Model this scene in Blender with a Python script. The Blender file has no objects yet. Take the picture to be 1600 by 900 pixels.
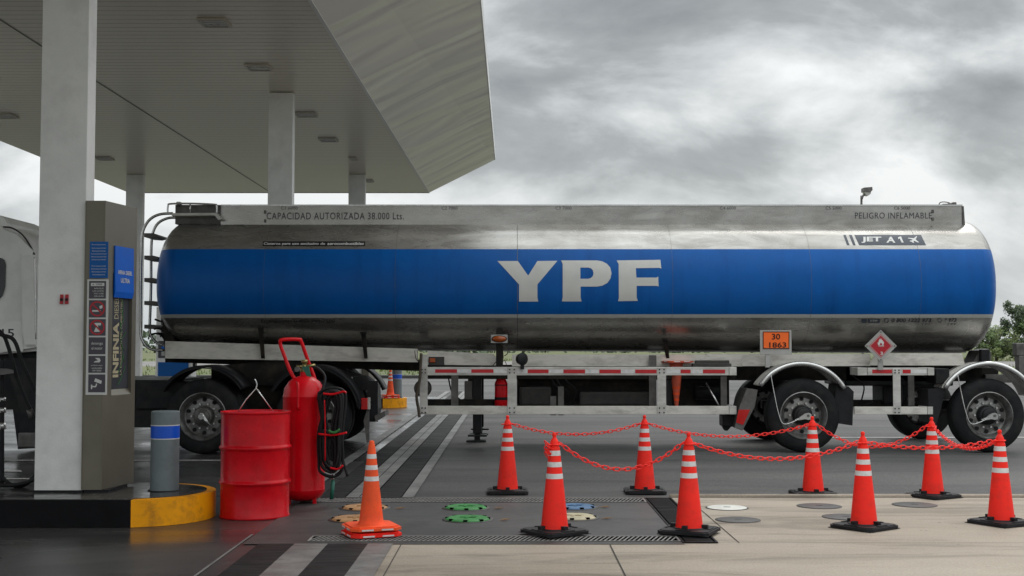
import bpy, bmesh, math, random
from mathutils import Vector, Matrix
random.seed(7)
R = math.radians
D = bpy.data
scene = bpy.context.scene
col = scene.collection

# ------------------------------------------------------------------ camera
CAMZ, FPX, HY = 1.43, 1950.0, 542.0
PITCH = math.atan((HY - 450) / FPX)
cam = D.cameras.new('camera'); cam_o = D.objects.new('camera', cam); col.objects.link(cam_o)
cam.sensor_width = 36; cam.lens = FPX / 1600 * 36
cam.clip_start = 0.1; cam.clip_end = 6000
cam_o.location = (0, 0, CAMZ); cam_o.rotation_euler = (R(90) + PITCH, 0, 0)
scene.camera = cam_o
scene.render.resolution_x = 1024; scene.render.resolution_y = 576
scene.view_settings.view_transform = 'Standard'; scene.view_settings.look = 'None'
scene.view_settings.gamma = 1; scene.view_settings.exposure = 0.38

def at(px, py, Y):
    a = (px - 800) / FPX; u = (450 - py) / FPX
    d = Vector((a, math.cos(PITCH) - u * math.sin(PITCH), math.sin(PITCH) + u * math.cos(PITCH)))
    t = Y / d.y
    return Vector((d.x * t, Y, CAMZ + d.z * t))
def atz(px, py, z=0.0):
    a = (px - 800) / FPX; u = (450 - py) / FPX
    d = Vector((a, math.cos(PITCH) - u * math.sin(PITCH), math.sin(PITCH) + u * math.cos(PITCH)))
    t = (z - CAMZ) / d.z
    return Vector((d.x * t, d.y * t, z))

# ------------------------------------------------------------------ sky
SUN_EL, SUN_AZ = 52.0, 25.0     # azimuth from +Y towards +X
world = D.worlds.new('World'); scene.world = world; world.use_nodes = True
nt = world.node_tree; nt.nodes.clear()
def N(nt, t, **k):
    n = nt.nodes.new(t)
    for a, b in k.items():
        if a == 'ins':
            for i, v in b.items(): n.inputs[i].default_value = v
        else: setattr(n, a, b)
    return n
def ramp(nt, stops, interp='LINEAR'):
    r = nt.nodes.new('ShaderNodeValToRGB'); r.color_ramp.interpolation = interp
    e = r.color_ramp.elements
    while len(e) > 1: e.remove(e[-1])
    e[0].position = stops[0][0]; c = stops[0][1]; e[0].color = (c if len(c) == 4 else (*c, 1))
    for p, c in stops[1:]:
        x = e.new(p); x.color = (c if len(c) == 4 else (*c, 1))
    return r
def sky_nodes():
    L = nt.links.new
    out = N(nt, 'ShaderNodeOutputWorld')
    bg = N(nt, 'ShaderNodeBackground', ins={1: 1.0})
    sky = N(nt, 'ShaderNodeTexSky', sky_type='NISHITA', sun_disc=False, sun_elevation=R(SUN_EL), sun_rotation=R(SUN_AZ), air_density=1, dust_density=3)
    tc = N(nt, 'ShaderNodeTexCoord'); sep = N(nt, 'ShaderNodeSeparateXYZ'); L(tc.outputs['Generated'], sep.inputs[0])
    zc = N(nt, 'ShaderNodeMath', operation='MAXIMUM', ins={1: 0.0}); L(sep.outputs[2], zc.inputs[0])
    za = N(nt, 'ShaderNodeMath', operation='ADD', ins={1: 0.75}); L(zc.outputs[0], za.inputs[0])
    dx = N(nt, 'ShaderNodeMath', operation='DIVIDE'); L(sep.outputs[0], dx.inputs[0]); L(za.outputs[0], dx.inputs[1])
    dy = N(nt, 'ShaderNodeMath', operation='DIVIDE'); L(sep.outputs[1], dy.inputs[0]); L(za.outputs[0], dy.inputs[1])
    cb = N(nt, 'ShaderNodeCombineXYZ', ins={2: 3.1}); L(dx.outputs[0], cb.inputs[0]); L(dy.outputs[0], cb.inputs[1])
    mp = N(nt, 'ShaderNodeMapping'); mp.inputs['Location'].default_value = (11, 7, 0); mp.inputs['Scale'].default_value = (3.6, 6.5, 1)
    L(cb.outputs[0], mp.inputs[0])
    n1 = N(nt, 'ShaderNodeTexNoise'); n1.inputs['Scale'].default_value = 1.35; n1.inputs['Detail'].default_value = 8; n1.inputs['Roughness'].default_value = 0.56; n1.inputs['Distortion'].default_value = 0.25
    L(mp.outputs[0], n1.inputs['Vector'])
    n0 = N(nt, 'ShaderNodeTexNoise'); n0.inputs['Scale'].default_value = .8; n0.inputs['Detail'].default_value = 3; L(mp.outputs[0], n0.inputs['Vector'])
    wz = N(nt, 'ShaderNodeMath', operation='MULTIPLY_ADD', ins={1: .16}); L(n0.outputs[0], wz.inputs[0]); L(zc.outputs[0], wz.inputs[2])
    wy = N(nt, 'ShaderNodeMath', operation='SUBTRACT', ins={1: .08}); L(wz.outputs[0], wy.inputs[0])
    # banks of cloud at different heights: value shifts lighter / darker with elevation
    bz = ramp(nt, [(0.06, (.56,)*3), (0.115, (.66,)*3), (0.145, (.50,)*3), (0.175, (.34,)*3), (0.205, (.62,)*3), (.235, (.40,)*3), (.30, (.44,)*3), (.5, (.6,)*3)]); L(wy.outputs[0], bz.inputs[0])
    mb_ = N(nt, 'ShaderNodeMath', operation='MULTIPLY', ins={1: .62}); L(n1.outputs[0], mb_.inputs[0])
    ma = N(nt, 'ShaderNodeMath', operation='MULTIPLY_ADD', ins={1: .38}); L(bz.outputs[0], ma.inputs[0]); L(mb_.outputs[0], ma.inputs[2])
    cr = ramp(nt, [(0.36, (.22, .238, .243)), (0.445, (.325, .345, .35)), (0.515, (.52, .545, .55)), (0.60, (.80, .815, .81))])
    L(ma.outputs[0], cr.inputs[0])
    # low sky is a calmer pale blue-grey
    hz = ramp(nt, [(0.0, (0.75,)*3), (0.05, (.45,)*3), (0.13, (.1,)*3), (0.2, (0,)*3)]); L(zc.outputs[0], hz.inputs[0])
    mx = N(nt, 'ShaderNodeMix', data_type='RGBA'); mx.inputs['B'].default_value = (.56, .60, .625, 1)
    L(hz.outputs[0], mx.inputs['Factor']); L(cr.outputs[0], mx.inputs['A'])
    # overcast skies are brighter overhead
    up = ramp(nt, [(0.0, (.90,)*3), (0.27, (.92,)*3), (0.42, (1.7,)*3), (.7, (2.3,)*3), (1, (2.5,)*3)]); L(zc.outputs[0], up.inputs[0])
    ml = N(nt, 'ShaderNodeMix', data_type='RGBA', blend_type='MULTIPLY'); ml.inputs['Factor'].default_value = 1
    L(mx.outputs['Result'], ml.inputs['A']); L(up.outputs[0], ml.inputs['B'])
    sk = N(nt, 'ShaderNodeMix', data_type='RGBA', blend_type='MULTIPLY'); sk.inputs['Factor'].default_value = 1; sk.inputs['B'].default_value = (.1, .1, .1, 1)
    L(sky.outputs[0], sk.inputs['A'])
    fx = N(nt, 'ShaderNodeMix', data_type='RGBA'); fx.inputs['Factor'].default_value = 0.93
    L(sk.outputs['Result'], fx.inputs['A']); L(ml.outputs['Result'], fx.inputs['B'])
    L(fx.outputs['Result'], bg.inputs[0]); L(bg.outputs[0], out.inputs[0])
sky_nodes()
sun = D.lights.new('sun', 'SUN'); sun.energy = 0.6; sun.angle = R(20); sun.color = (1, .97, .92)
sun_o = D.objects.new('sun', sun); col.objects.link(sun_o)
sd = Vector((math.sin(R(SUN_AZ)) * math.cos(R(SUN_EL)), math.cos(R(SUN_AZ)) * math.cos(R(SUN_EL)), math.sin(R(SUN_EL))))
sun_o.rotation_euler = sd.to_track_quat('Z', 'Y').to_euler()

# ------------------------------------------------------------------ materials
MATS = {}
def mat(name, color, rough=.5, metal=0.0, var=.12, scale=6, bump=0.0, bscale=None, stretch=(1, 1, 1), rvar=.08, spec=.5, color2=None, coat=0, dirt=0.0, dscale=1.5, dcol=(.05, .045, .04)):
    m = D.materials.new(name); m.use_nodes = True; t = m.node_tree; L = t.links.new
    b = t.nodes['Principled BSDF']
    tc = N(t, 'ShaderNodeTexCoord'); mp = N(t, 'ShaderNodeMapping'); mp.inputs['Scale'].default_value = stretch
    L(tc.outputs['Object'], mp.inputs[0])
    oi = N(t, 'ShaderNodeObjectInfo'); om = N(t, 'ShaderNodeMath', operation='MULTIPLY', ins={1: 37.0}); L(oi.outputs['Random'], om.inputs[0]); L(om.outputs[0], mp.inputs['Location'])
    n = N(t, 'ShaderNodeTexNoise'); n.inputs['Scale'].default_value = scale; n.inputs['Detail'].default_value = 6; n.inputs['Roughness'].default_value = .6
    L(mp.outputs[0], n.inputs['Vector'])
    c2 = color2 or tuple(min(1, c * (1 + var)) for c in color)
    c1 = tuple(c * (1 - var) for c in color)
    r = ramp(t, [(.33, c1), (.67, c2)]); L(n.outputs[0], r.inputs[0])
    src = r.outputs[0]
    if dirt:
        n2 = N(t, 'ShaderNodeTexNoise'); n2.inputs['Scale'].default_value = dscale; n2.inputs['Detail'].default_value = 8; n2.inputs['Roughness'].default_value = .65
        L(mp.outputs[0], n2.inputs['Vector'])
        rr = ramp(t, [(.48, (0, 0, 0)), (.72, (dirt,)*3)]); L(n2.outputs[0], rr.inputs[0])
        mx = N(t, 'ShaderNodeMix', data_type='RGBA'); mx.inputs['B'].default_value = (*dcol, 1)
        L(rr.outputs[0], mx.inputs['Factor']); L(src, mx.inputs['A']); src = mx.outputs['Result']
    L(src, b.inputs['Base Color'])
    rm = N(t, 'ShaderNodeMapRange'); rm.inputs['From Min'].default_value = .3; rm.inputs['From Max'].default_value = .7
    rm.inputs['To Min'].default_value = max(.02, rough - rvar); rm.inputs['To Max'].default_value = min(1, rough + rvar)
    L(n.outputs[0], rm.inputs[0]); L(rm.outputs[0], b.inputs['Roughness'])
    b.inputs['Metallic'].default_value = metal; b.inputs['Specular IOR Level'].default_value = spec
    if coat: b.inputs['Coat Weight'].default_value = coat; b.inputs['Coat Roughness'].default_value = .15
    if bump:
        nb = N(t, 'ShaderNodeTexNoise'); nb.inputs['Scale'].default_value = bscale or scale * 4; nb.inputs['Detail'].default_value = 4
        L(mp.outputs[0], nb.inputs['Vector'])
        bp = N(t, 'ShaderNodeBump'); bp.inputs['Strength'].default_value = bump; bp.inputs['Distance'].default_value = .01
        L(nb.outputs[0], bp.inputs['Height']); L(bp.outputs[0], b.inputs['Normal'])
    MATS[name] = m
    return m
M = MATS
mat('white_column', (.80, .80, .78), .55, var=.05, scale=3, bump=.15, bscale=60, dirt=.25, dscale=2.5, dcol=(.25, .24, .22))
mat('pillar_bronze', (.17, .155, .12), .38, .35, var=.08, scale=5, rvar=.05)
mat('black_plastic', (.011, .011, .013), .5, spec=.22, var=.3, scale=8)
mat('black_rubber', (.014, .014, .016), .6, spec=.25, var=.35, scale=9, bump=.2, bscale=50)
mat('tyre_rubber', (.012, .0125, .014), .75, spec=.2, var=.3, scale=12, bump=.15, bscale=60, dirt=.5, dscale=5, dcol=(.045, .042, .038))
mat('black_paint', (.011, .012, .014), .45, spec=.22, var=.4, scale=5, dirt=.5, dscale=3, dcol=(.05, .045, .038))
mat('underbody', (.014, .013, .012), .7, spec=.2, var=.4, scale=5, dirt=.7, dscale=4, dcol=(.06, .05, .035))
mat('dark_steel', (.14, .135, .13), .5, .6, var=.3, scale=7, dirt=.6, dscale=6)
mat('aluminium', (.60, .59, .56), .45, .45, var=.13, scale=5, dirt=.55, dscale=3, dcol=(.12, .11, .10), stretch=(.6, 1, 1.5))
mat('beam_paint', (.66, .635, .58), .6, .1, var=.08, scale=6, dirt=.55, dscale=2.5, dcol=(.14, .12, .10), stretch=(1, 1, 3))
mat('bright_metal', (.62, .62, .61), .25, .9, var=.12, scale=10, dirt=.3, dscale=5)
mat('rim_metal', (.26, .26, .25), .42, .8, var=.25, scale=12, dirt=.75, dscale=9, dcol=(.08, .07, .06))
mat('hole_dark', (.008, .008, .008), .9)
mat('red_paint', (.62, .002, .009), .32, spec=.2, var=.12, scale=5, coat=.08, dirt=.18, dscale=6, dcol=(.12, .01, .01), bump=.04, bscale=8)
mat('red_drum', (.56, .002, .009), .27, rvar=.05, spec=.2, var=.15, scale=4, coat=.06, dirt=.35, dscale=5, dcol=(.16, .01, .012), bump=.12, bscale=9)
mat('cone_red', (1.0, .026, .015), .5, spec=.25, var=.08, scale=5, dirt=.45, dscale=9, dcol=(.5, .035, .022))
mat('cone_orange', (.90, .10, .025), .55, spec=.25, var=.1, scale=9, dirt=.45, dscale=10, dcol=(.38, .07, .04))
mat('cone_faded', (.62, .10, .05), .6, var=.12, scale=9, dirt=.6, dscale=10, dcol=(.28, .06, .04))
mat('chain_red', (.98, .026, .018), .4, spec=.3, var=.05)
mat('reflect_white', (.68, .68, .67), .4, var=.08, scale=20, dirt=.5, dscale=15, dcol=(.3, .3, .3))
mat('reflect_red', (.50, .012, .02), .35, var=.1, scale=20)
mat('yellow_paint', (.90, .36, .003), .55, spec=.25, var=.07, scale=5, dirt=.75, dscale=6, dcol=(.20, .085, .02), bump=.1, bscale=30)
mat('black_kerb', (.005, .005, .006), .6, var=.4, scale=6, bump=.1, spec=.15)
mat('island_top', (.035, .034, .033), .18, var=.5, scale=4, rvar=.12, dirt=.4, dscale=3, dcol=(.10, .09, .08))
mat('bollard_grey', (.15, .185, .195), .5, var=.08, scale=6, dirt=.3, dscale=8, dcol=(.07, .08, .08))
mat('blue_band', (.002, .09, .60), .4, var=.05)
mat('blue_sign', (.002, .11, .55), .35, spec=.25, var=.04)
mat('blue_notice', (.004, .10, .36), .4, spec=.25, var=.04)
mat('ink_white', (.62, .62, .60), .5, var=.06)
mat('ink_dark', (.035, .037, .045), .5, var=.2)
mat('ink_faded', (.028, .028, .03), .7, var=.3)
mat('letter_white', (.60, .60, .57), .5, var=.05, scale=4, dirt=.15, dscale=5, dcol=(.4, .4, .38))
mat('sticker_grey', (.055, .05, .065), .35, var=.06)
mat('sign_red', (.42, .008, .02), .35, var=.05)
mat('placard_orange', (.95, .15, .012), .4, var=.04)
mat('placard_plate', (.42, .42, .40), .45, .3, var=.1, dirt=.3)
mat('jet_label', (.045, .055, .075), .35, var=.08)
mat('lens_amber', (.35, .07, .008), .2, var=.1)
mat('lens_red', (.5, .01, .01), .2, var=.1)
mat('lens_clear', (.45, .45, .42), .15, var=.1)
mat('glass_dark', (.01, .011, .012), .08)
mat('lamp_lens', (.30, .29, .27), .3)
mat('cab_white', (.80, .80, .77), .38, var=.04, scale=3, coat=.3, dirt=.25, dscale=2, dcol=(.28, .27, .25))
mat('hose_green', (.01, .12, .08), .5)
mat('brass', (.30, .25, .10), .4, .8)
mat('cover_green', (.040, .215, .055), .6, spec=.25, var=.15, scale=8, dirt=.75, dscale=7, dcol=(.04, .10, .04), bump=.2)
mat('cover_blue', (.035, .12, .25), .6, var=.12, scale=8, dirt=.5, dscale=7, dcol=(.04, .07, .12), bump=.2)
mat('cover_cream', (.42, .37, .24), .6, var=.1, scale=8, dirt=.6, dscale=7, dcol=(.2, .16, .1), bump=.2)
mat('cover_tan', (.36, .19, .075), .6, var=.18, scale=8, dirt=.6, dscale=7, dcol=(.12, .07, .04), bump=.3)
mat('cover_white', (.62, .62, .57), .5, var=.08, scale=8, dirt=.45, dscale=6, dcol=(.3, .27, .2), bump=.1)
mat('joint_brown', (.03, .026, .022), .9)
mat('cover_dark', (.04, .038, .036), .55, var=.3, scale=9, bump=.3, dirt=.4, dscale=5, dcol=(.10, .085, .07))
mat('grate_steel', (.21, .205, .195), .6, var=.25, scale=10, dirt=.4)
mat('pit_dark', (.004, .004, .004), 1, rvar=0, spec=0)
mat('bark', (.07, .055, .04), .9, var=.3, bump=.5)
mat('leaf_dark', (.045, .075, .03), .6, var=.35, scale=1.2)
mat('leaf_mid', (.10, .15, .05), .6, var=.35, scale=1.2)
mat('leaf_yellow', (.11, .15, .035), .6, var=.3, scale=1.2)
mat('soffit_trim', (.50, .47, .41), .5)
mat('canopy_white', (.70, .70, .68), .4, var=.03)
mat('line_white', (.50, .50, .48), .5, var=.12, scale=9, dirt=.6, dscale=8, dcol=(.12, .12, .12))

def tank_material():
    m = D.materials.new('tank_shell'); m.use_nodes = True; t = m.node_tree; L = t.links.new; b = t.nodes['Principled BSDF']
    tc = N(t, 'ShaderNodeTexCoord'); sep = N(t, 'ShaderNodeSeparateXYZ'); L(tc.outputs['Object'], sep.inputs[0])
    def noise(sc, stretch, det=6, dist=0):
        mp = N(t, 'ShaderNodeMapping'); mp.inputs['Scale'].default_value = stretch; L(tc.outputs['Object'], mp.inputs[0])
        n = N(t, 'ShaderNodeTexNoise'); n.inputs['Scale'].default_value = sc; n.inputs['Detail'].default_value = det; n.inputs['Distortion'].default_value = dist
        n.inputs['Roughness'].default_value = .62
        L(mp.outputs[0], n.inputs['Vector']); return n
    sw = noise(2.2, (.55, 1, 2.4), 9, 1.6)          # hand-polishing swirls
    metal = ramp(t, [(.28, (.34, .33, .31)), (.43, (.42, .41, .39)), (.57, (.48, .47, .45)), (.72, (.57, .565, .54))]); L(sw.outputs[0], metal.inputs[0])
    dz = noise(.9, (1, 1, 1), 5, .5)
    dm = N(t, 'ShaderNodeMix', data_type='RGBA', blend_type='MULTIPLY'); dr = ramp(t, [(.35, (.74, .73, .71)), (.6, (1, 1, 1))]); L(dz.outputs[0], dr.inputs[0])
    dm.inputs['Factor'].default_value = 1; L(metal.outputs[0], dm.inputs['A']); L(dr.outputs[0], dm.inputs['B'])
    # belly below the white pinstripe: darker and less metallic towards the bottom
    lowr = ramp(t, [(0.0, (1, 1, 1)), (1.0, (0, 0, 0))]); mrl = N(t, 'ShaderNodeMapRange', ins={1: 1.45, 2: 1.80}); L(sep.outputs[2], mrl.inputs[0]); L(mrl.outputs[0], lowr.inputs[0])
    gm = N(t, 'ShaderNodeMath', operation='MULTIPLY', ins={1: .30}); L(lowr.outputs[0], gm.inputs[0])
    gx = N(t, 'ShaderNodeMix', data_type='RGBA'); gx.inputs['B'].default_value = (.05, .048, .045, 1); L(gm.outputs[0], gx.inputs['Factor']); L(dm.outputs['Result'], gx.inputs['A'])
    nb = noise(3, (1, 1, 1), 5)
    bl0 = ramp(t, [(.3, (.001, .088, .335)), (.7, (.001, .104, .40))]); L(nb.outputs[0], bl0.inputs[0])
    dr_ = noise(1, (5, 1, .35), 6, .3); drr = ramp(t, [(.52, (1, 1, 1)), (.75, (.72, .76, .80))]); L(dr_.outputs[0], drr.inputs[0])
    blx = N(t, 'ShaderNodeMix', data_type='RGBA', blend_type='MULTIPLY'); blx.inputs['Factor'].default_value = 1; L(bl0.outputs[0], blx.inputs['A']); L(drr.outputs[0], blx.inputs['B'])
    class blue: outputs = [blx.outputs['Result']]
    def band(z0, z1):
        a = N(t, 'ShaderNodeMath', operation='GREATER_THAN', ins={1: z0}); L(sep.outputs[2], a.inputs[0])
        c = N(t, 'ShaderNodeMath', operation='LESS_THAN', ins={1: z1}); L(sep.outputs[2], c.inputs[0])
        k = N(t, 'ShaderNodeMath', operation='MULTIPLY'); L(a.outputs[0], k.inputs[0]); L(c.outputs[0], k.inputs[1]); return k
    zt, zb, zw = at(900, 389.5, 17.2).z, at(900, 491, 17.12).z, at(900, 496.5, 17.12).z
    B1 = band(zb, zt); B2 = band(zw, zb)
    x1 = N(t, 'ShaderNodeMix', data_type='RGBA'); L(B1.outputs[0], x1.inputs['Factor']); L(gx.outputs['Result'], x1.inputs['A']); L(blue.outputs[0], x1.inputs['B'])
    x2 = N(t, 'ShaderNodeMix', data_type='RGBA'); L(B2.outputs[0], x2.inputs['Factor']); L(x1.outputs['Result'], x2.inputs['A']); x2.inputs['B'].default_value = (.42, .43, .41, 1)
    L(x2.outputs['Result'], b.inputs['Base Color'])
    P = N(t, 'ShaderNodeMath', operation='ADD'); L(B1.outputs[0], P.inputs[0]); L(B2.outputs[0], P.inputs[1])
    me = N(t, 'ShaderNodeMath', operation='MULTIPLY_ADD', ins={1: -.78, 2: .78}); L(P.outputs[0], me.inputs[0])
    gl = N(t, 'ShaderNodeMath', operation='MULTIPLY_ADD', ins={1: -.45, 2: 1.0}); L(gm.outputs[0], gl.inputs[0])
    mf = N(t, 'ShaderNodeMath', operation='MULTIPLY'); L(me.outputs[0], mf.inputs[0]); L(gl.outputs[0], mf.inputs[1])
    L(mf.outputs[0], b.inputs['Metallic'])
    ro = N(t, 'ShaderNodeMapRange', ins={1: .3, 2: .7, 3: .22, 4: .34}); L(sw.outputs[0], ro.inputs[0])
    ra = N(t, 'ShaderNodeMath', operation='MULTIPLY_ADD', ins={1: .12}); L(P.outputs[0], ra.inputs[0]); L(ro.outputs[0], ra.inputs[2])
    L(ra.outputs[0], b.inputs['Roughness'])
    bw = noise(1.6, (1.6, 1, .8), 2)
    bp = N(t, 'ShaderNodeBump'); bp.inputs['Strength'].default_value = .3; bp.inputs['Distance'].default_value = .007; L(bw.outputs[0], bp.inputs['Height']); L(bp.outputs[0], b.inputs['Normal'])
    sp = N(t, 'ShaderNodeMath', operation='MULTIPLY_ADD', ins={1: -.3, 2: .5}); L(B1.outputs[0], sp.inputs[0]); L(sp.outputs[0], b.inputs['Specular IOR Level'])
    M['tank_shell'] = m
tank_material()

def soffit_material(name, axis, pitch, wave, col_):
    m = D.materials.new(name); m.use_nodes = True; t = m.node_tree; L = t.links.new; b = t.nodes['Principled BSDF']
    tc = N(t, 'ShaderNodeTexCoord'); sep = N(t, 'ShaderNodeSeparateXYZ'); L(tc.outputs['Object'], sep.inputs[0])
    ws = N(t, 'ShaderNodeMath', operation='MULTIPLY', ins={1: 1 / pitch}); L(sep.outputs[axis], ws.inputs[0])
    fr = N(t, 'ShaderNodeMath', operation='FRACT'); L(ws.outputs[0], fr.inputs[0])
    gr = ramp(t, [(0, (0, 0, 0)), (.10, (1, 1, 1)), (.90, (1, 1, 1)), (1, (0, 0, 0))]); L(fr.outputs[0], gr.inputs[0])
    n = N(t, 'ShaderNodeTexNoise'); n.inputs['Scale'].default_value = 1.3; n.inputs['Detail'].default_value = 3
    mp = N(t, 'ShaderNodeMapping'); mp.inputs['Scale'].default_value = (.25, 1, 1) if axis == 1 else (1, .3, 1); L(tc.outputs['Object'], mp.inputs[0]); L(mp.outputs[0], n.inputs['Vector'])
    ad = N(t, 'ShaderNodeMath', operation='MULTIPLY_ADD', ins={1: wave}); L(n.outputs[0], ad.inputs[0]); L(gr.outputs[0], ad.inputs[2])
    bp = N(t, 'ShaderNodeBump'); bp.inputs['Strength'].default_value = .6; bp.inputs['Distance'].default_value = .010; L(ad.outputs[0], bp.inputs['Height']); L(bp.outputs[0], b.inputs['Normal'])
    cc = N(t, 'ShaderNodeMix', data_type='RGBA'); cc.inputs['A'].default_value = tuple(c * .55 for c in col_) + (1,); cc.inputs['B'].default_value = (*col_, 1); L(gr.outputs[0], cc.inputs['Factor'])
    L(cc.outputs['Result'], b.inputs['Base Color']); b.inputs['Roughness'].default_value = .28
    M[name] = m
soffit_material('soffit_slats', 1, .20, 1.2, (.66, .61, .51))

def fascia_material():
    m = D.materials.new('fascia_sheet'); m.use_nodes = True; t = m.node_tree; L = t.links.new; b = t.nodes['Principled BSDF']
    tc = N(t, 'ShaderNodeTexCoord'); mp = N(t, 'ShaderNodeMapping'); mp.inputs['Scale'].default_value = (.30, .8, .30); mp.inputs['Rotation'].default_value = (0, 0, R(12)); L(tc.outputs['Object'], mp.inputs[0])
    n = N(t, 'ShaderNodeTexNoise'); n.inputs['Scale'].default_value = 1.1; n.inputs['Detail'].default_value = 1.5; n.inputs['Distortion'].default_value = .5; L(mp.outputs[0], n.inputs['Vector'])
    bp = N(t, 'ShaderNodeBump'); bp.inputs['Strength'].default_value = 1; bp.inputs['Distance'].default_value = .16; L(n.outputs[0], bp.inputs['Height']); L(bp.outputs[0], b.inputs['Normal'])
    b.inputs['Base Color'].default_value = (.78, .75, .69, 1); b.inputs['Roughness'].default_value = .30; b.inputs['Metallic'].default_value = .45
    M['fascia_sheet'] = m
fascia_material()

def ground_material(name, base, base2, rough, rvar, nscale=1.0, stretch=(1, 1, 1), stain=None, stain_amt=.5, fine=.25, bump=.3, wet=None, spec=.5):
    m = D.materials.new(name); m.use_nodes = True; t = m.node_tree; L = t.links.new; b = t.nodes['Principled BSDF']
    tc = N(t, 'ShaderNodeTexCoord')
    def noise(sc, det=6, st=(1, 1, 1), dist=0):
        mp = N(t, 'ShaderNodeMapping'); mp.inputs['Scale'].default_value = st; L(tc.outputs['Object'], mp.inputs[0])
        n = N(t, 'ShaderNodeTexNoise'); n.inputs['Scale'].default_value = sc; n.inputs['Detail'].default_value = det; n.inputs['Roughness'].default_value = .62; n.inputs['Distortion'].default_value = dist
        L(mp.outputs[0], n.inputs['Vector']); return n
    a = noise(nscale, 8, stretch, .6); r = ramp(t, [(.34, base), (.66, base2)]); L(a.outputs[0], r.inputs[0]); src = r.outputs[0]
    g = noise(70, 4); gr = ramp(t, [(.3, (1 - fine,)*3), (.7, (1 + fine,)*3)]); L(g.outputs[0], gr.inputs[0])
    mm = N(t, 'ShaderNodeMix', data_type='RGBA', blend_type='MULTIPLY'); mm.inputs['Factor'].default_value = 1; L(src, mm.inputs['A']); L(gr.outputs[0], mm.inputs['B']); src = mm.outputs['Result']
    if stain:
        s = noise(nscale * 2.3, 9, (stretch[0] * .6, stretch[1] * 1.3, 1), 1.2); sr = ramp(t, [(.50, (0, 0, 0)), (.68, (stain_amt,)*3)]); L(s.outputs[0], sr.inputs[0])
        mx = N(t, 'ShaderNodeMix', data_type='RGBA'); mx.inputs['B'].default_value = (*stain, 1); L(sr.outputs[0], mx.inputs['Factor']); L(src, mx.inputs['A']); src = mx.outputs['Result']
    sp_ = noise(7, 3); sr_ = ramp(t, [(.70, (1, 1, 1)), (.74, (.45, .44, .43))]); L(sp_.outputs[0], sr_.inputs[0])
    m3 = N(t, 'ShaderNodeMix', data_type='RGBA', blend_type='MULTIPLY'); m3.inputs['Factor'].default_value = 1; L(src, m3.inputs['A']); L(sr_.outputs[0], m3.inputs['B']); src = m3.outputs['Result']
    L(src, b.inputs['Base Color'])
    w = noise(nscale * .8, 5, stretch, .5); rm = N(t, 'ShaderNodeMapRange', ins={1: .35, 2: .65, 3: max(.03, rough - rvar), 4: min(1, rough + rvar)}); L(w.outputs[0], rm.inputs[0]); L(rm.outputs[0], b.inputs['Roughness'])
    hb = noise(120, 3); bp = N(t, 'ShaderNodeBump'); bp.inputs['Strength'].default_value = bump; bp.inputs['Distance'].default_value = .004; L(hb.outputs[0], bp.inputs['Height']); L(bp.outputs[0], b.inputs['Normal'])
    b.inputs['Specular IOR Level'].default_value = spec
    M[name] = m
ground_material('asphalt', (.062, .062, .061), (.106, .104, .10), .68, .08, .35, stretch=(.35, 1.2, 1), stain=(.030, .030, .031), stain_amt=.6, fine=.5, spec=.22, bump=.6)
ground_material('concrete_tan', (.265, .226, .180), (.365, .316, .256), .7, .08, .55, stretch=(.5, 1.3, 1), stain=(.095, .078, .06), stain_amt=.75, fine=.18, spec=.25)
ground_material('concrete_dark', (.030, .030, .031), (.055, .053, .051), .30, .14, .6, stretch=(.6, 1, 1), stain=(.02, .02, .021), stain_amt=.6, fine=.2, bump=.12)
ground_material('slab_dark', (.040, .040, .041), (.066, .064, .062), .55, .08, .9, stain=(.022, .021, .021), stain_amt=.6, fine=.3, spec=.3)
ground_material('strip_dark', (.007, .007, .008), (.022, .022, .022), .62, .1, 5, stretch=(.5, 3, 1), stain=(.05, .05, .05), stain_amt=.35, fine=.3, spec=.12)
ground_material('strip_light', (.11, .11, .107), (.20, .197, .19), .5, .1, 2, stain=(.07, .07, .07), stain_amt=.6, fine=.15, spec=.3)
ground_material('grass', (.065, .085, .025), (.115, .13, .045), .9, .05, .08, stretch=(.3, 1, 1), stain=(.14, .11, .06), stain_amt=.5, fine=.3)
ground_material('road', (.14, .135, .13), (.20, .19, .18), .8, .05, .1, fine=.1)

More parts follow.
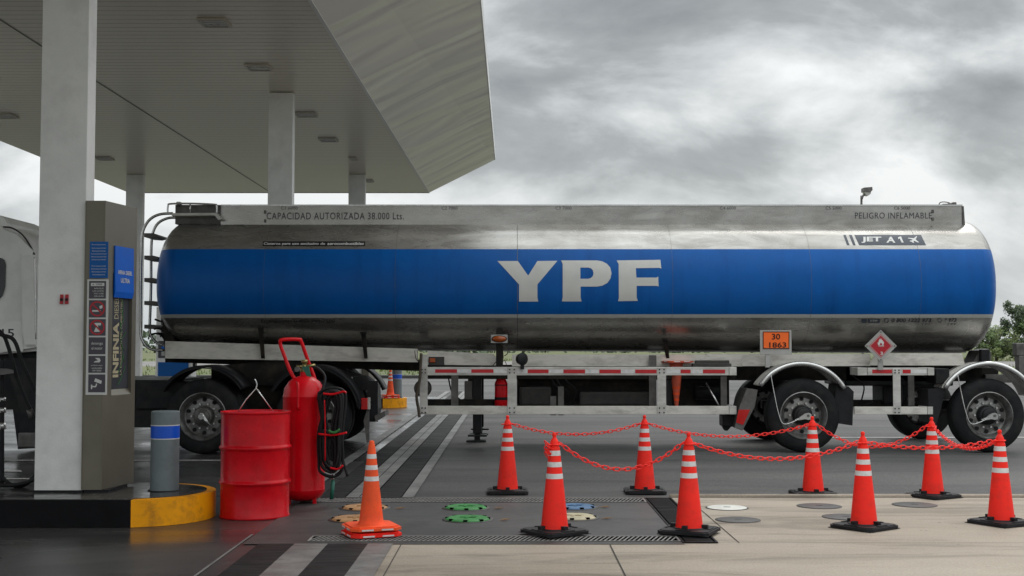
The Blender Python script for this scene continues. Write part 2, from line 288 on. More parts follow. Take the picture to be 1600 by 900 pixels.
# ------------------------------------------------------------------ mesh helpers
class MB:
    def __init__(s): s.bm = bmesh.new(); s.mats = []
    def slot(s, name):
        if name not in s.mats: s.mats.append(name)
        return s.mats.index(name)
    def box(s, p0, p1, bev=0.0):
        x0, y0, z0 = [min(a, b) for a, b in zip(p0, p1)]; x1, y1, z1 = [max(a, b) for a, b in zip(p0, p1)]
        vs = [s.bm.verts.new(v) for v in ((x0,y0,z0),(x1,y0,z0),(x1,y1,z0),(x0,y1,z0),(x0,y0,z1),(x1,y0,z1),(x1,y1,z1),(x0,y1,z1))]
        fs = [s.bm.faces.new([vs[i] for i in q]) for q in ((3,2,1,0),(4,5,6,7),(0,1,5,4),(1,2,6,5),(2,3,7,6),(3,0,4,7))]
        if bev:
            es = list({e for f in fs for e in f.edges})
            bmesh.ops.bevel(s.bm, geom=es, offset=bev, segments=2, affect='EDGES', profile=.5)
        return s
    def pxbox(s, x0, y0, x1, y1, Y0, Y1, bev=0.0):
        a = at(x0, y0, Y0); b = at(x1, y1, Y0)
        return s.box((a.x, Y0, b.z), (b.x, Y1, a.z), bev)
    def prism(s, pts, vec, mi=0):
        """polygon (3d points) extruded by vec"""
        v0 = [s.bm.verts.new(p) for p in pts]; v1 = [s.bm.verts.new(Vector(p) + Vector(vec)) for p in pts]
        n = len(pts)
        fs = [s.bm.faces.new(v0), s.bm.faces.new(v1[::-1])]
        for i in range(n): fs.append(s.bm.faces.new((v0[i], v0[(i+1) % n], v1[(i+1) % n], v1[i])))
        for f in fs: f.material_index = mi
        return s
    def pxprism(s, pts, Y0, Y1):
        return s.prism([at(x, y, Y0) for x, y in pts], (0, Y1 - Y0, 0))
    def quad(s, *pts):
        s.bm.faces.new([s.bm.verts.new(p) for p in pts]); return s
    def lathe(s, prof, c=(0, 0, 0), axis='Z', seg=32, smooth=True, close=False):
        rings = []
        for r, h in prof:
            if r < 1e-6:
                p = Vector((0, 0, h)); ring = [p]
            else: ring = [Vector((r * math.cos(2*math.pi*i/seg), r * math.sin(2*math.pi*i/seg), h)) for i in range(seg)]
            if axis == 'Y': ring = [Vector((p.x, p.z, p.y)) for p in ring]
            elif axis == 'X': ring = [Vector((p.z, p.x, p.y)) for p in ring]
            rings.append([s.bm.verts.new(p + Vector(c)) for p in ring])
        for a, b in zip(rings, rings[1:]):
            for i in range(seg):
                j = (i + 1) % seg
                q = [a[i] if len(a) > 1 else a[0], a[j] if len(a) > 1 else None, b[j] if len(b) > 1 else None, b[i] if len(b) > 1 else b[0]]
                q = [v for v in q if v is not None]
                if len(set(q)) < 3: continue
                f = s.bm.faces.new(q); f.smooth = smooth
        for ring, (r, h) in ((rings[0], prof[0]), (rings[-1], prof[-1])):
            if len(ring) > 1 and not close:
                s.bm.faces.new(ring)
        return s
    def cyl(s, p0, p1, r, r1=None, seg=16, caps=True):
        p0, p1 = Vector(p0), Vector(p1); d = (p1 - p0); q = d.to_track_quat('Z', 'Y')
        r1 = r if r1 is None else r1
        a = [s.bm.verts.new(p0 + q @ Vector((r*math.cos(2*math.pi*i/seg), r*math.sin(2*math.pi*i/seg), 0))) for i in range(seg)]
        b = [s.bm.verts.new(p1 + q @ Vector((r1*math.cos(2*math.pi*i/seg), r1*math.sin(2*math.pi*i/seg), 0))) for i in range(seg)]
        for i in range(seg):
            f = s.bm.faces.new((a[i], a[(i+1) % seg], b[(i+1) % seg], b[i])); f.smooth = True
        if caps: s.bm.faces.new(a[::-1]); s.bm.faces.new(b)
        return s
    def tube(s, pts, r, seg=8, sub=6, closed=False):
        pts = [Vector(p) for p in pts]; n = len(pts)
        if sub > 1:
            out = []
            rng = range(n if closed else n - 1)
            for i in rng:
                g = lambda k: pts[k % n] if closed else pts[max(0, min(n-1, k))]
                p0, p1, p2, p3 = g(i-1), g(i), g(i+1), g(i+2)
                for k in range(sub):
                    t = k / sub
                    out.append(.5 * ((2*p1) + (p2-p0)*t + (2*p0-5*p1+4*p2-p3)*t*t + (3*p1-p0-3*p2+p3)*t**3))
            if not closed: out.append(pts[-1])
            pts = out; n = len(pts)
        rings = []; up = None
        for i, p in enumerate(pts):
            d = (pts[(i+1) % n] - pts[i-1]) if closed else (pts[min(i+1, n-1)] - pts[max(i-1, 0)])
            if d.length < 1e-9: d = Vector((0, 0, 1))
            d.normalize()
            if up is None: up = d.orthogonal().normalized()
            up = (up - d * up.dot(d)); up = up.normalized() if up.length > 1e-6 else d.orthogonal().normalized()
            w = d.cross(up)
            rings.append([s.bm.verts.new(p + r*(math.cos(2*math.pi*k/seg)*up + math.sin(2*math.pi*k/seg)*w)) for k in range(seg)])
        for i in range(n if closed else n - 1):
            a, b = rings[i], rings[(i+1) % n]
            for k in range(seg):
                f = s.bm.faces.new((a[k], a[(k+1) % seg], b[(k+1) % seg], b[k])); f.smooth = True
        if not closed: s.bm.faces.new(rings[0][::-1]); s.bm.faces.new(rings[-1])
        return s
    def arc(s, c, R0, th, a0, a1, y0, y1, n=28, prof=None):
        """curved sheet about a Y axis; angles in degrees, 0=+X, 90=up"""
        P = []
        for i in range(n + 1):
            a = R(a0 + (a1 - a0) * i / n); ca, sa = math.cos(a), math.sin(a)
            P.append([s.bm.verts.new((c[0] + rr*ca, yy, c[1] + rr*sa)) for rr, yy in ((R0, y0), (R0+th, y0), (R0+th, y1), (R0, y1))])
        for a, b in zip(P, P[1:]):
            for k in range(4):
                f = s.bm.faces.new((a[k], a[(k+1) % 4], b[(k+1) % 4], b[k])); f.smooth = k in (1, 3)
        s.bm.faces.new(P[0]); s.bm.faces.new(P[-1][::-1])
        return s
    def transform(s, m): bmesh.ops.transform(s.bm, matrix=m, verts=s.bm.verts); return s
    def split(s, name, material, parent=None, local=False):
        s.bm.verts.index_update(); seen = set(); out = []
        for v in list(s.bm.verts):
            if v in seen: continue
            st, isl = [v], {v}
            while st:
                q = st.pop()
                for e in q.link_edges:
                    w = e.other_vert(q)
                    if w not in isl: isl.add(w); st.append(w)
            seen |= isl
            g = MB(); mp_ = {w: g.bm.verts.new(w.co) for w in isl}
            for f in {f for w in isl for f in w.link_faces}:
                nf = g.bm.faces.new([mp_[w] for w in f.verts]); nf.smooth = f.smooth
            out.append(g.build(name, material, parent, local))
        return out
    def build(s, name, material, parent=None, local=False):
        bm = s.bm
        bmesh.ops.recalc_face_normals(bm, faces=bm.faces)
        off = Vector((0, 0, 0))
        if parent is not None and not local:
            o_ = parent
            while o_ is not None: off += o_.location; o_ = o_.parent
            bmesh.ops.translate(bm, vec=-off, verts=bm.verts)
        me = D.meshes.new(name); bm.to_mesh(me); bm.free()
        me.materials.append(M[material])
        for extra in s.mats: me.materials.append(M[extra])
        o = D.objects.new(name, me); col.objects.link(o)
        if parent is not None: o.parent = parent
        # keep flat shading except faces flagged smooth, split at sharp angles
        return o
def tag(o, label=None, cat=None, group=None, kind=None):
    if label: o['label'] = label
    if cat: o['category'] = cat
    if group: o['group'] = group
    if kind: o['kind'] = kind
    return o
def empty(name, loc=(0, 0, 0), parent=None, rz=0):
    o = D.objects.new(name, None); o.location = loc; o.rotation_euler = (0, 0, rz); o.empty_display_size = .2
    col.objects.link(o)
    if parent is not None: o.parent = parent
    return o
def sharp(o, ang=35):
    for p in o.data.polygons: p.use_smooth = True
    o.data.set_sharp_from_angle(angle=R(ang)); return o
def copy_tree(o, parent=None):
    c = o.copy(); col.objects.link(c); c.parent = parent
    for ch in list(o.children): copy_tree(ch, c)
    return c

# ---- flat outlines (lettering, symbols) laid onto surfaces
def outline(loops=None, text=None, bold=0, shear=0, spacing=1.0):
    c = D.curves.new('outline', 'FONT' if text else 'CURVE')
    if text:
        c.body = text; c.offset = bold; c.shear = shear; c.resolution_u = 3; c.space_character = spacing
    else:
        c.dimensions = '2D'; c.fill_mode = 'BOTH'
        for lp in loops:
            sp = c.splines.new('POLY'); sp.points.add(len(lp) - 1); sp.use_cyclic_u = True
            for q, (x, y) in zip(sp.points, lp): q.co = (x, y, 0, 1)
    o = D.objects.new('outline', c); col.objects.link(o)
    dg = bpy.context.evaluated_depsgraph_get(); dg.update()
    me = D.meshes.new_from_object(o.evaluated_get(dg))
    vs = [(v.co.x, v.co.y) for v in me.vertices]; fs = [list(p.vertices) for p in me.polygons]
    D.objects.remove(o); D.curves.remove(c); D.meshes.remove(me)
    return vs, fs
def lay(geo, box, mapfn, name, material, parent, slices=0, flip=True, local=False, raw=False):
    """box = (x0,y0,x1,y1) in picture-plane units; mapfn(x,y) -> world"""
    vs, fs = geo
    if not vs: return None
    if not raw:
        xs = [v[0] for v in vs]; ys = [v[1] for v in vs]
        x0, y0, x1, y1 = box; sx = (x1-x0)/max(1e-6, max(xs)-min(xs)); sy = (y1-y0)/max(1e-6, max(ys)-min(ys)); mx, my = min(xs), max(ys)
        vs = [(x0 + (x-mx)*sx, y0 + (my-y)*sy) for x, y in vs]
    bm = bmesh.new(); bv = [bm.verts.new((x, y, 0)) for x, y in vs]
    for f in fs:
        try: bm.faces.new([bv[i] for i in f])
        except ValueError: pass
    if slices:
        ys = [v[1] for v in vs]; lo, hi = min(ys), max(ys)
        for k in range(1, slices):
            bmesh.ops.bisect_plane(bm, geom=bm.verts[:] + bm.edges[:] + bm.faces[:], plane_co=(0, lo + (hi-lo)*k/slices, 0), plane_no=(0, 1, 0))
    for v in bm.verts: v.co = mapfn(v.co.x, v.co.y)
    mb = MB(); mb.bm.free(); mb.bm = bm
    return mb.build(name, material, parent, local)
def onplane(Y): return lambda x, y: at(x, y, Y)
def text(s, box, mapfn, material, parent, name='lettering', slices=0, **k):
    return lay(outline(text=s, **k), box, mapfn, name, material, parent, slices)
def rect(x0, y0, x1, y1): return [(x0, y0), (x1, y0), (x1, y1), (x0, y1)]
def circ(cx, cy, r, n=28, ry=None): return [(cx + r*math.cos(2*math.pi*i/n), cy + (ry or r)*math.sin(2*math.pi*i/n)) for i in range(n)]
def shape(loops, mapfn, material, parent, name='symbol', slices=0):
    return lay(outline(loops=loops), None, mapfn, name, material, parent, slices, raw=True)

# ================================================================== GROUND
def sheet(name, pts, z, material, kind='structure'):
    mb = MB(); mb.bm.faces.new([mb.bm.verts.new((x, y, z)) for x, y in pts])
    o = mb.build(name, material); tag(o, kind=kind); return o
sheet('terrain', [(-1500, -300), (1500, -300), (1500, 3000), (-1500, 3000)], -.016, 'grass')
sheet('road', [(-1200, 92), (1200, 92), (1200, 124), (-1200, 124)], -.010, 'road')
sheet('asphalt', [(-90, -20), (90, -20), (90, 57), (-90, 57)], -.006, 'asphalt')
mb = MB(); mb.box((-90, 57, -.05), (90, 57.35, .14), .02); tag(mb.build('kerb', 'slab_dark'), kind='structure')
# polished forecourt floor under the canopy
sheet('forecourt_floor', [(-12.5, 3), (-1.1, 3), (-1.1, 36), (-12.5, 36)], -.002, 'concrete_dark')
GY0, GY1, GY2, GY3 = 9.10, 9.47, 11.50, 11.86
mb = MB()
cx = 12.2
curve = [(cx - 3 + 3*math.sin(R(a)), 11.9 - 1.6 + 1.6*math.cos(R(a))) for a in range(0, 91, 10)]
curve = [(6.05, 11.9), (6.3, 11.86), (6.6, 11.72), (6.95, 11.45), (7.3, 11.05), (7.6, 10.5), (7.75, 9.9), (7.8, 9)]
pts = [(-1.10, 3), (12, 3), (12, 9)] + curve[::-1][:] + [(-1.10, 11.9)]
pts = [(-1.10, 3), (7.8, 3)] + curve[::-1] + [(-1.10, 11.9)]
mb.bm.faces.new([mb.bm.verts.new((x, y, .002)) for x, y in pts]); tag(mb.build('concrete_pavement', 'concrete_tan'), kind='structure')
mb = MB(); mb.tube([(x, y+.05, .0) for x, y in [(1.5, 11.9)] + curve], .035, 6, 3); tag(mb.build('pavement_edge', 'concrete_tan'), kind='structure')
sheet('containment_slab', [(-1.95, GY0), (1.25, GY0), (1.25, GY3), (-1.95, GY3)], .006, 'slab_dark')
# joints in the concrete
def joint(p0, p1, w=.009, z=.0062, m='joint_brown'):
    p0, p1 = Vector((*p0, 0)), Vector((*p1, 0)); d = (p1-p0).normalized(); n = Vector((-d.y, d.x, 0)) * w/2
    mb = MB(); mb.quad(*[(v.x, v.y, z) for v in (p0-n, p1-n, p1+n, p0+n)]); tag(mb.build('floor_joint', m), kind='structure')
joint((.707, 3.5), (.707, 9.08)); joint((1.655, 9.17), (1.655, 11.88), .007); joint((1.5, 9.17), (7.7, 9.17), .005)
joint((-.80, 3.5), (-.80, 9.08), .007)
for x in (-6.3, -9.2): joint((x, 3.4), (x, 35.8), .012, .002)
for y in (6, 13.2, 21, 27): joint((-12.4, y), (-2.1, y), .012, .0018)
joint((-1.98, 3.3), (-1.98, 9.6), .02, .0025, 'strip_light')
# dark ribbed track strips with pale borders, running away from the camera
SY = [(3.2, GY0 - .004), (GY3 + .004, 40)]
for y0, y1 in SY:
    sb = 'strip_light'
    sheet('floor_track', [(-1.83, y0), (-1.57, y0), (-1.57, y1), (-1.83, y1)], .010, 'strip_dark')
    sheet('floor_track', [(-1.33, y0), (-1.04, y0), (-1.04, y1), (-1.33, y1)], .010, 'strip_dark')
    sheet('floor_border', [(-1.57, y0), (-1.33, y0), (-1.33, y1), (-1.57, y1)], .0105, sb)
    sheet('floor_border', [(-1.04, y0), (-.93 if y0 > 10 else -.86, y0), (-.93 if y0 > 10 else -.86, y1), (-1.04, y1)], .0105, sb)
sheet('floor_border', [(-2.12, 11.9), (-1.98, 11.9), (-1.98, 40), (-2.12, 40)], .0105, 'strip_light')
mb = MB()
for x in (-1.585, -1.32, -1.05, -1.45): mb.quad((x, 11.9, .012), (x+.008, 11.9, .012), (x+.008, 40, .012), (x, 40, .012))
tag(mb.build('floor_joint', 'pit_dark'), kind='structure')
# painted lane lines
def line(px0, px1, py, w=.07):
    a, b = atz(px0, py), atz(px1, py); sheet('lane_line', [(a.x, a.y), (b.x, a.y), (b.x, a.y+w), (a.x, a.y+w)], .003, 'line_white')
line(-200, 346, 720, .10)
a = atz(0, 738); sheet('lane_line', [(a.x-2, a.y-.1), (atz(44, 735).x, a.y+.05), (atz(40, 733).x, a.y+.22), (a.x-2, a.y+.1)], .003, 'line_white')
a = atz(0, 749); sheet('lane_line', [(a.x-3, a.y), (a.x+.4, a.y), (a.x+.4, a.y+.1), (a.x-3, a.y+.1)], .003, 'line_white')
line(1300, 2200, 684, .12)

# ------------------------------------------------------------------ gratings and covers
def grate_mb(x0, x1, y0, y1, n, slant=.24, along='X'):
    f = MB(); p = MB()
    p.box((x0, y0, .0065), (x1, y1, .0085))
    h = .013
    f.box((x0, y0, .007), (x1, y0+.014, h)); f.box((x0, y1-.014, .007), (x1, y1, h))
    f.box((x0, y0+.014, .007), (x0+.014, y1-.014, h)); f.box((x1-.014, y0+.014, .007), (x1, y1-.014, h))
    for i in range(1, n):
        if along == 'X':
            x = x0 + (x1-x0)*i/n; s = slant*(y1-y0)*.5; w = (x1-x0)/n*.17
            f.prism([(x-w-s, y0+.03, .009), (x+w-s, y0+.03, .009), (x+w+s, y1-.03, .009), (x-w+s, y1-.03, .009)], (0, 0, h-.010))
        else:
            y = y0 + (y1-y0)*i/n; w = (y1-y0)/n*.22
            f.box((x0+.03, y-w, .009), (x1-.03, y+w, h-.001))
    return f, p
def grate(x0, x1, y0, y1, n, label, along='X', group='drain gratings around the dark slab'):
    t = empty('drain_grate', ((x0+x1)/2, (y0+y1)/2, 0)); tag(t, label, 'drain grate', group)
    f, p = grate_mb(x0, x1, y0, y1, n, along=along)
    f.build('grating', 'grate_steel' if along == 'X' else 'strip_dark', t); p.build('channel', 'pit_dark', t)
grate(-1.50, 1.235, GY0+.10, GY0+.36, 78, 'long slotted drain grating along the near edge of the dark slab')
grate(-1.9, 1.235, GY2+.02, GY2+.30, 86, 'long slotted drain grating along the far edge of the dark slab')
grate(1.24, 1.50, GY0+.05, GY3-.03, 70, 'short black drain grating across the right end of the dark slab', 'Y')
def cover(px, py, r, material, label, style=0):
    p = atz(px, py); t = empty('manhole_cover', (p.x, p.y, 0)); t.rotation_euler.z = random.uniform(-.4, .4)
    tag(t, label, 'manhole cover', 'coloured tank covers in the slab' if style else 'flat covers in the tan concrete')
    m = MB()
    if style:
        m.lathe([(r, .007), (r, .014), (r-.012, .022), (r*.86, .026), (r*.80, .023), (r*.45, .027), (r*.42, .023), (0, .025)], seg=40)
    else: m.lathe([(r, .003), (r, .008), (r-.008, .010), (0, .010)], seg=40)
    o = m.build('lid', material, t, True); sharp(o)
    k = MB()
    if style:
        for i in range(8):
            a = i*math.pi/4+.2; k.box((-.018, -.012, .028), (.018, .012, .0345)); 
            vs = k.bm.verts[-8:] if False else None
        k.bm.free(); k = MB()
        for i in range(8):
            a = i*math.pi/4+.2; c = Vector((math.cos(a)*r*.93, math.sin(a)*r*.93, .0)); u = Vector((-math.sin(a), math.cos(a), 0)); w = Vector((math.cos(a), math.sin(a), 0))
            k.prism([c+u*.017+w*.013+Vector((0,0,.012)), c-u*.017+w*.013+Vector((0,0,.012)), c-u*.017-w*.012+Vector((0,0,.012)), c+u*.017-w*.012+Vector((0,0,.012))], (0, 0, .0135))
        k.split('latch', 'pit_dark', t, True)
        g = MB(); g.box((-r*.35, -.012, .022), (r*.35, .012, .031)); g.box((-.012, -r*.3, .022), (.012, r*.3, .030)); g.build('handle', material, t, True)
        g = MB(); g.lathe([(r+.028, .0065), (r+.028, .0095), (r-.0, .0095)], seg=40, close=True); g.build('frame', 'cover_dark', t, True)
    else:
        g = MB(); g.lathe([(r+.014, .0025), (r+.014, .006), (r, .006)], seg=40, close=True); g.build('frame', 'cover_dark', t, True)
        g = MB(); g.box((-.03, -.008, .0095), (.03, .008, .0125)); g.build('handle', 'cover_dark', t, True)
cover(728, 795, .185, 'cover_green', 'green round manhole cover, the farther of the green pair', 1)
cover(731, 813, .185, 'cover_green', 'green round manhole cover, the nearer of the green pair', 1)
cover(898, 794, .18, 'cover_blue', 'blue round manhole cover behind the front left red cone', 1)
cover(897, 810, .185, 'cover_cream', 'cream round manhole cover in front of the blue one', 1)
cover(570, 795, .20, 'cover_tan', 'tan brown manhole cover behind the old orange cone, the farther one', 1)
cover(556, 813, .20, 'cover_tan', 'tan brown manhole cover beside the old orange cone, the nearer one', 1)
cover(1136, 794, .175, 'cover_white', 'white flat manhole cover in the tan concrete')
cover(1153, 813, .172, 'cover_dark', 'dark flat manhole cover just in front of the white one')
cover(1280, 791.5, .185, 'cover_dark', 'dark flat manhole cover in front of the rear right-centre red cone')
cover(1322, 808.5, .185, 'cover_dark', 'dark flat manhole cover half behind the front cone that carries two chains')
cover(1429, 789.5, .185, 'cover_dark', 'dark flat manhole cover farthest right in the tan concrete')

# ================================================================== ISLANDS
def island(dy, label):
    t = empty('pump_island', (-4.5, 10.58+dy, 0)); tag(t, label, 'pump island', 'raised pump islands with yellow ends')
    xr, r, yc, h = -3.13, .62, 10.58+dy, .22
    def outline_pts(r_, x0):
        return [(x0, yc-r_)] + [(xr + r_*math.sin(R(a)), yc - r_*math.cos(R(a))) for a in range(0, 181, 6)] + [(x0, yc+r_)]
    # yellow nose: solid round end
    nose = [(-3.02, yc-r)] + [(xr + r*math.sin(R(a)), yc - r*math.cos(R(a))) for a in range(12, 169, 6)] + [(-3.02, yc+r)]
    m = MB(); m.prism([(x, y, 0) for x, y in nose], (0, 0, h-.004)); o = m.build('kerb_end', 'yellow_paint', t); sharp(o, 30)
    m = MB(); m.box((-12.2, yc-r, 0), (-3.02, yc+r, h-.004)); m.build('kerb', 'black_kerb', t)
    ri = r-.075
    top = [(-12.2, yc-ri-.06)] + [(-3.02, yc-ri-.06)] + [(xr + ri*math.sin(R(a)), yc - ri*math.cos(R(a))) for a in range(12, 169, 6)] + [(-3.02, yc+ri+.06), (-12.2, yc+ri+.06)]
    m = MB(); m.prism([(x, y, h-.003) for x, y in top], (0, 0, .005)); m.build('top_slab', 'island_top', t)
    return t
island(0, 'near raised island with black kerb and rounded yellow end')
island(19.3, 'far raised island with yellow end seen under the trailer')
def bollard(x, y, label):
    t = empty('bollard', (x, y, .222)); tag(t, label, 'bollard', 'grey bollards on the island ends')
    m = MB(); r = .118; seg = 36; H = .66
    a = [m.bm.verts.new((r*math.cos(2*math.pi*i/seg), r*math.sin(2*math.pi*i/seg), 0)) for i in range(seg)]
    b = [m.bm.verts.new((r*math.cos(2*math.pi*i/seg), r*math.sin(2*math.pi*i/seg), H)) for i in range(seg)]
    c = [m.bm.verts.new(((r-.012)*math.cos(2*math.pi*i/seg), (r-.012)*math.sin(2*math.pi*i/seg), H+.008)) for i in range(seg)]
    for i in range(seg):
        j = (i+1) % seg; m.bm.faces.new((a[i], a[j], b[j], b[i])); m.bm.faces.new((b[i], b[j], c[j], c[i]))
    m.bm.faces.new(c)
    sharp(m.build('post', 'bollard_grey', t, True), 50)
    m = MB(); m.lathe([(r+.0015, .44), (r+.0015, .545)], close=True, seg=36); m.build('blue_band', 'blue_band', t, True)
    for z in (.433, .545): m = MB(); m.lathe([(r+.0015, z), (r+.0015, z+.008)], close=True, seg=36); m.build('white_line', 'ink_white', t, True)
    m = MB(); m.lathe([(r+.02, 0), (r+.02, .006), (r, .006)], close=True, seg=36); m.build('base_flange', 'black_plastic', t, True)
bp = atz(257, 766, .222)
bollard(bp.x, bp.y, 'grey bollard with blue band on the near island end')
bollard(-2.78, 30.25, 'far grey bollard with blue band behind an orange cone')

# ================================================================== CANOPY
SZ = 5.57
canopy = empty('canopy', (-6, 18, 0)); tag(canopy, 'large white forecourt canopy on square columns with sloped fascia', 'canopy')
YF, YN = 33.4, 3.0
XR = lambda y: -2.23 - (33.4 - y) * .18/18.5
XL = -10.3; XO, ZO = -.47, 6.46; XLO = -12.1
m = MB()
m.quad((XL, YN, SZ), (XR(YN), YN, SZ), (XR(YF), YF, SZ), (XL, YF, SZ))
m.build('soffit', 'soffit_slats', canopy)
FO = YF + 1.75
m = MB()
m.quad((XR(YN), YN, SZ+.002), (XO, YN-1.8, ZO), (XO, YF+.0, ZO), (XR(YF), YF, SZ+.002))
m.build('fascia', 'fascia_sheet', canopy)
m = MB(); m.quad((XL, YN, SZ+.002), (XLO, YN-1.8, ZO), (XLO, YF, ZO), (XL, YF, SZ+.002)); m.build('fascia', 'fascia_sheet', canopy)
m = MB(); m.quad((XL, YF, SZ+.001), (XR(YF), YF, SZ+.001), (XO, YF+.002, ZO), (XLO, YF+.002, ZO)); m.build('end_panel', 'canopy_white', canopy)
m = MB(); m.quad((XL, YN, SZ), (XR(YN), YN, SZ), (XO, YN-1.8, ZO), (XLO, YN-1.8, ZO)); m.build('end_panel', 'canopy_white', canopy)
m = MB(); m.box((XLO-.02, YN-1.82, ZO+.002), (XO+.02, YF+.02, ZO+.30)); m.build('roof_deck', 'canopy_white', canopy)
m = MB()
m.prism([(XR(YN)-.03, YN, SZ-.012), (XR(YN)+.02, YN, SZ-.012), (XR(YF)+.02, YF, SZ-.012), (XR(YF)-.03, YF, SZ-.012)], (0, 0, .010)); m.build('edge_trim', 'canopy_white', canopy)
m = MB(); m.box((XL, YF-.05, SZ-.012), (XR(YF), YF+.01, SZ-.002)); m.build('edge_trim', 'canopy_white', canopy)
m = MB(); m.box((-6.49, YN, SZ-.007), (-6.47, YF-.06, SZ-.003)); m.build('soffit_joint', 'dark_steel', canopy)
for x, y, w in ((335, 34, 44), (404, 104, 38), (478, 178, 32), (513, 217.5, 28), (552, 247, 12), (577, 282, 12), (163, 247, 24), (6, 180, 36)):
    p = atz(x, y, SZ); s = FPX*1/p.y; hw = w/2/s; hd = .20
    L0 = empty('ceiling_light', (p.x+6, p.y-18, SZ), canopy) if False else None
    m = MB(); X0, X1, Y0, Y1 = p.x-hw, p.x+hw, p.y-hd, p.y+hd; z0 = SZ-.03
    for a, b in (((X0, Y0), (X1, Y0+.035)), ((X0, Y1-.035), (X1, Y1)), ((X0, Y0+.035), (X0+.035, Y1-.035)), ((X1-.035, Y0+.035), (X1, Y1-.035))):
        m.box((*a, z0), (*b, SZ-.003))
    fr = m.build('ceiling_light', 'soffit_trim', canopy)
    m = MB(); m.box((X0+.04, Y0+.04, SZ-.022), (X1-.04, Y1-.04, SZ-.012)); m.build('lens', 'lamp_lens', fr)
    m = MB()
    for k in range(1, 4): m.box((X0+.04, Y0+(Y1-Y0)*k/4-.008, SZ-.028), (X1-.04, Y0+(Y1-Y0)*k/4+.008, SZ-.0225))
    m.split('louvre', 'white_column', fr)
def column(x, y, zb, w=.396, d=.20):
    m = MB(); m.box((x-w/2, y, zb), (x+w/2, y+d, SZ-.014), .006); c = m.build('column', 'white_column', canopy)
    m = MB(); m.box((x-w/2-.012, y-.012, zb), (x+w/2+.012, y+d+.012, zb+.018)); m.build('base_plate', 'black_plastic', c)
    return c
c1 = column(-3.775, 10.44, .222)
column(-3.755, 20.1, 0); column(-3.72, 29.75, .222); column(-9.05, 29.75, .222); column(-9.05, 20.1, 0)
# red clips on the near column
for x0 in (93, 101):
    m = MB(); m.pxprism([(x0, 475), (x0+5, 475), (x0+5.5, 460), (x0+1, 460)], 10.425, 10.4395); k = m.build('clip', 'sign_red', c1)
    m = MB(); m.pxbox(x0+1, 466, x0+5, 470, 10.42, 10.4245); m.build('tape', 'black_plastic', k)

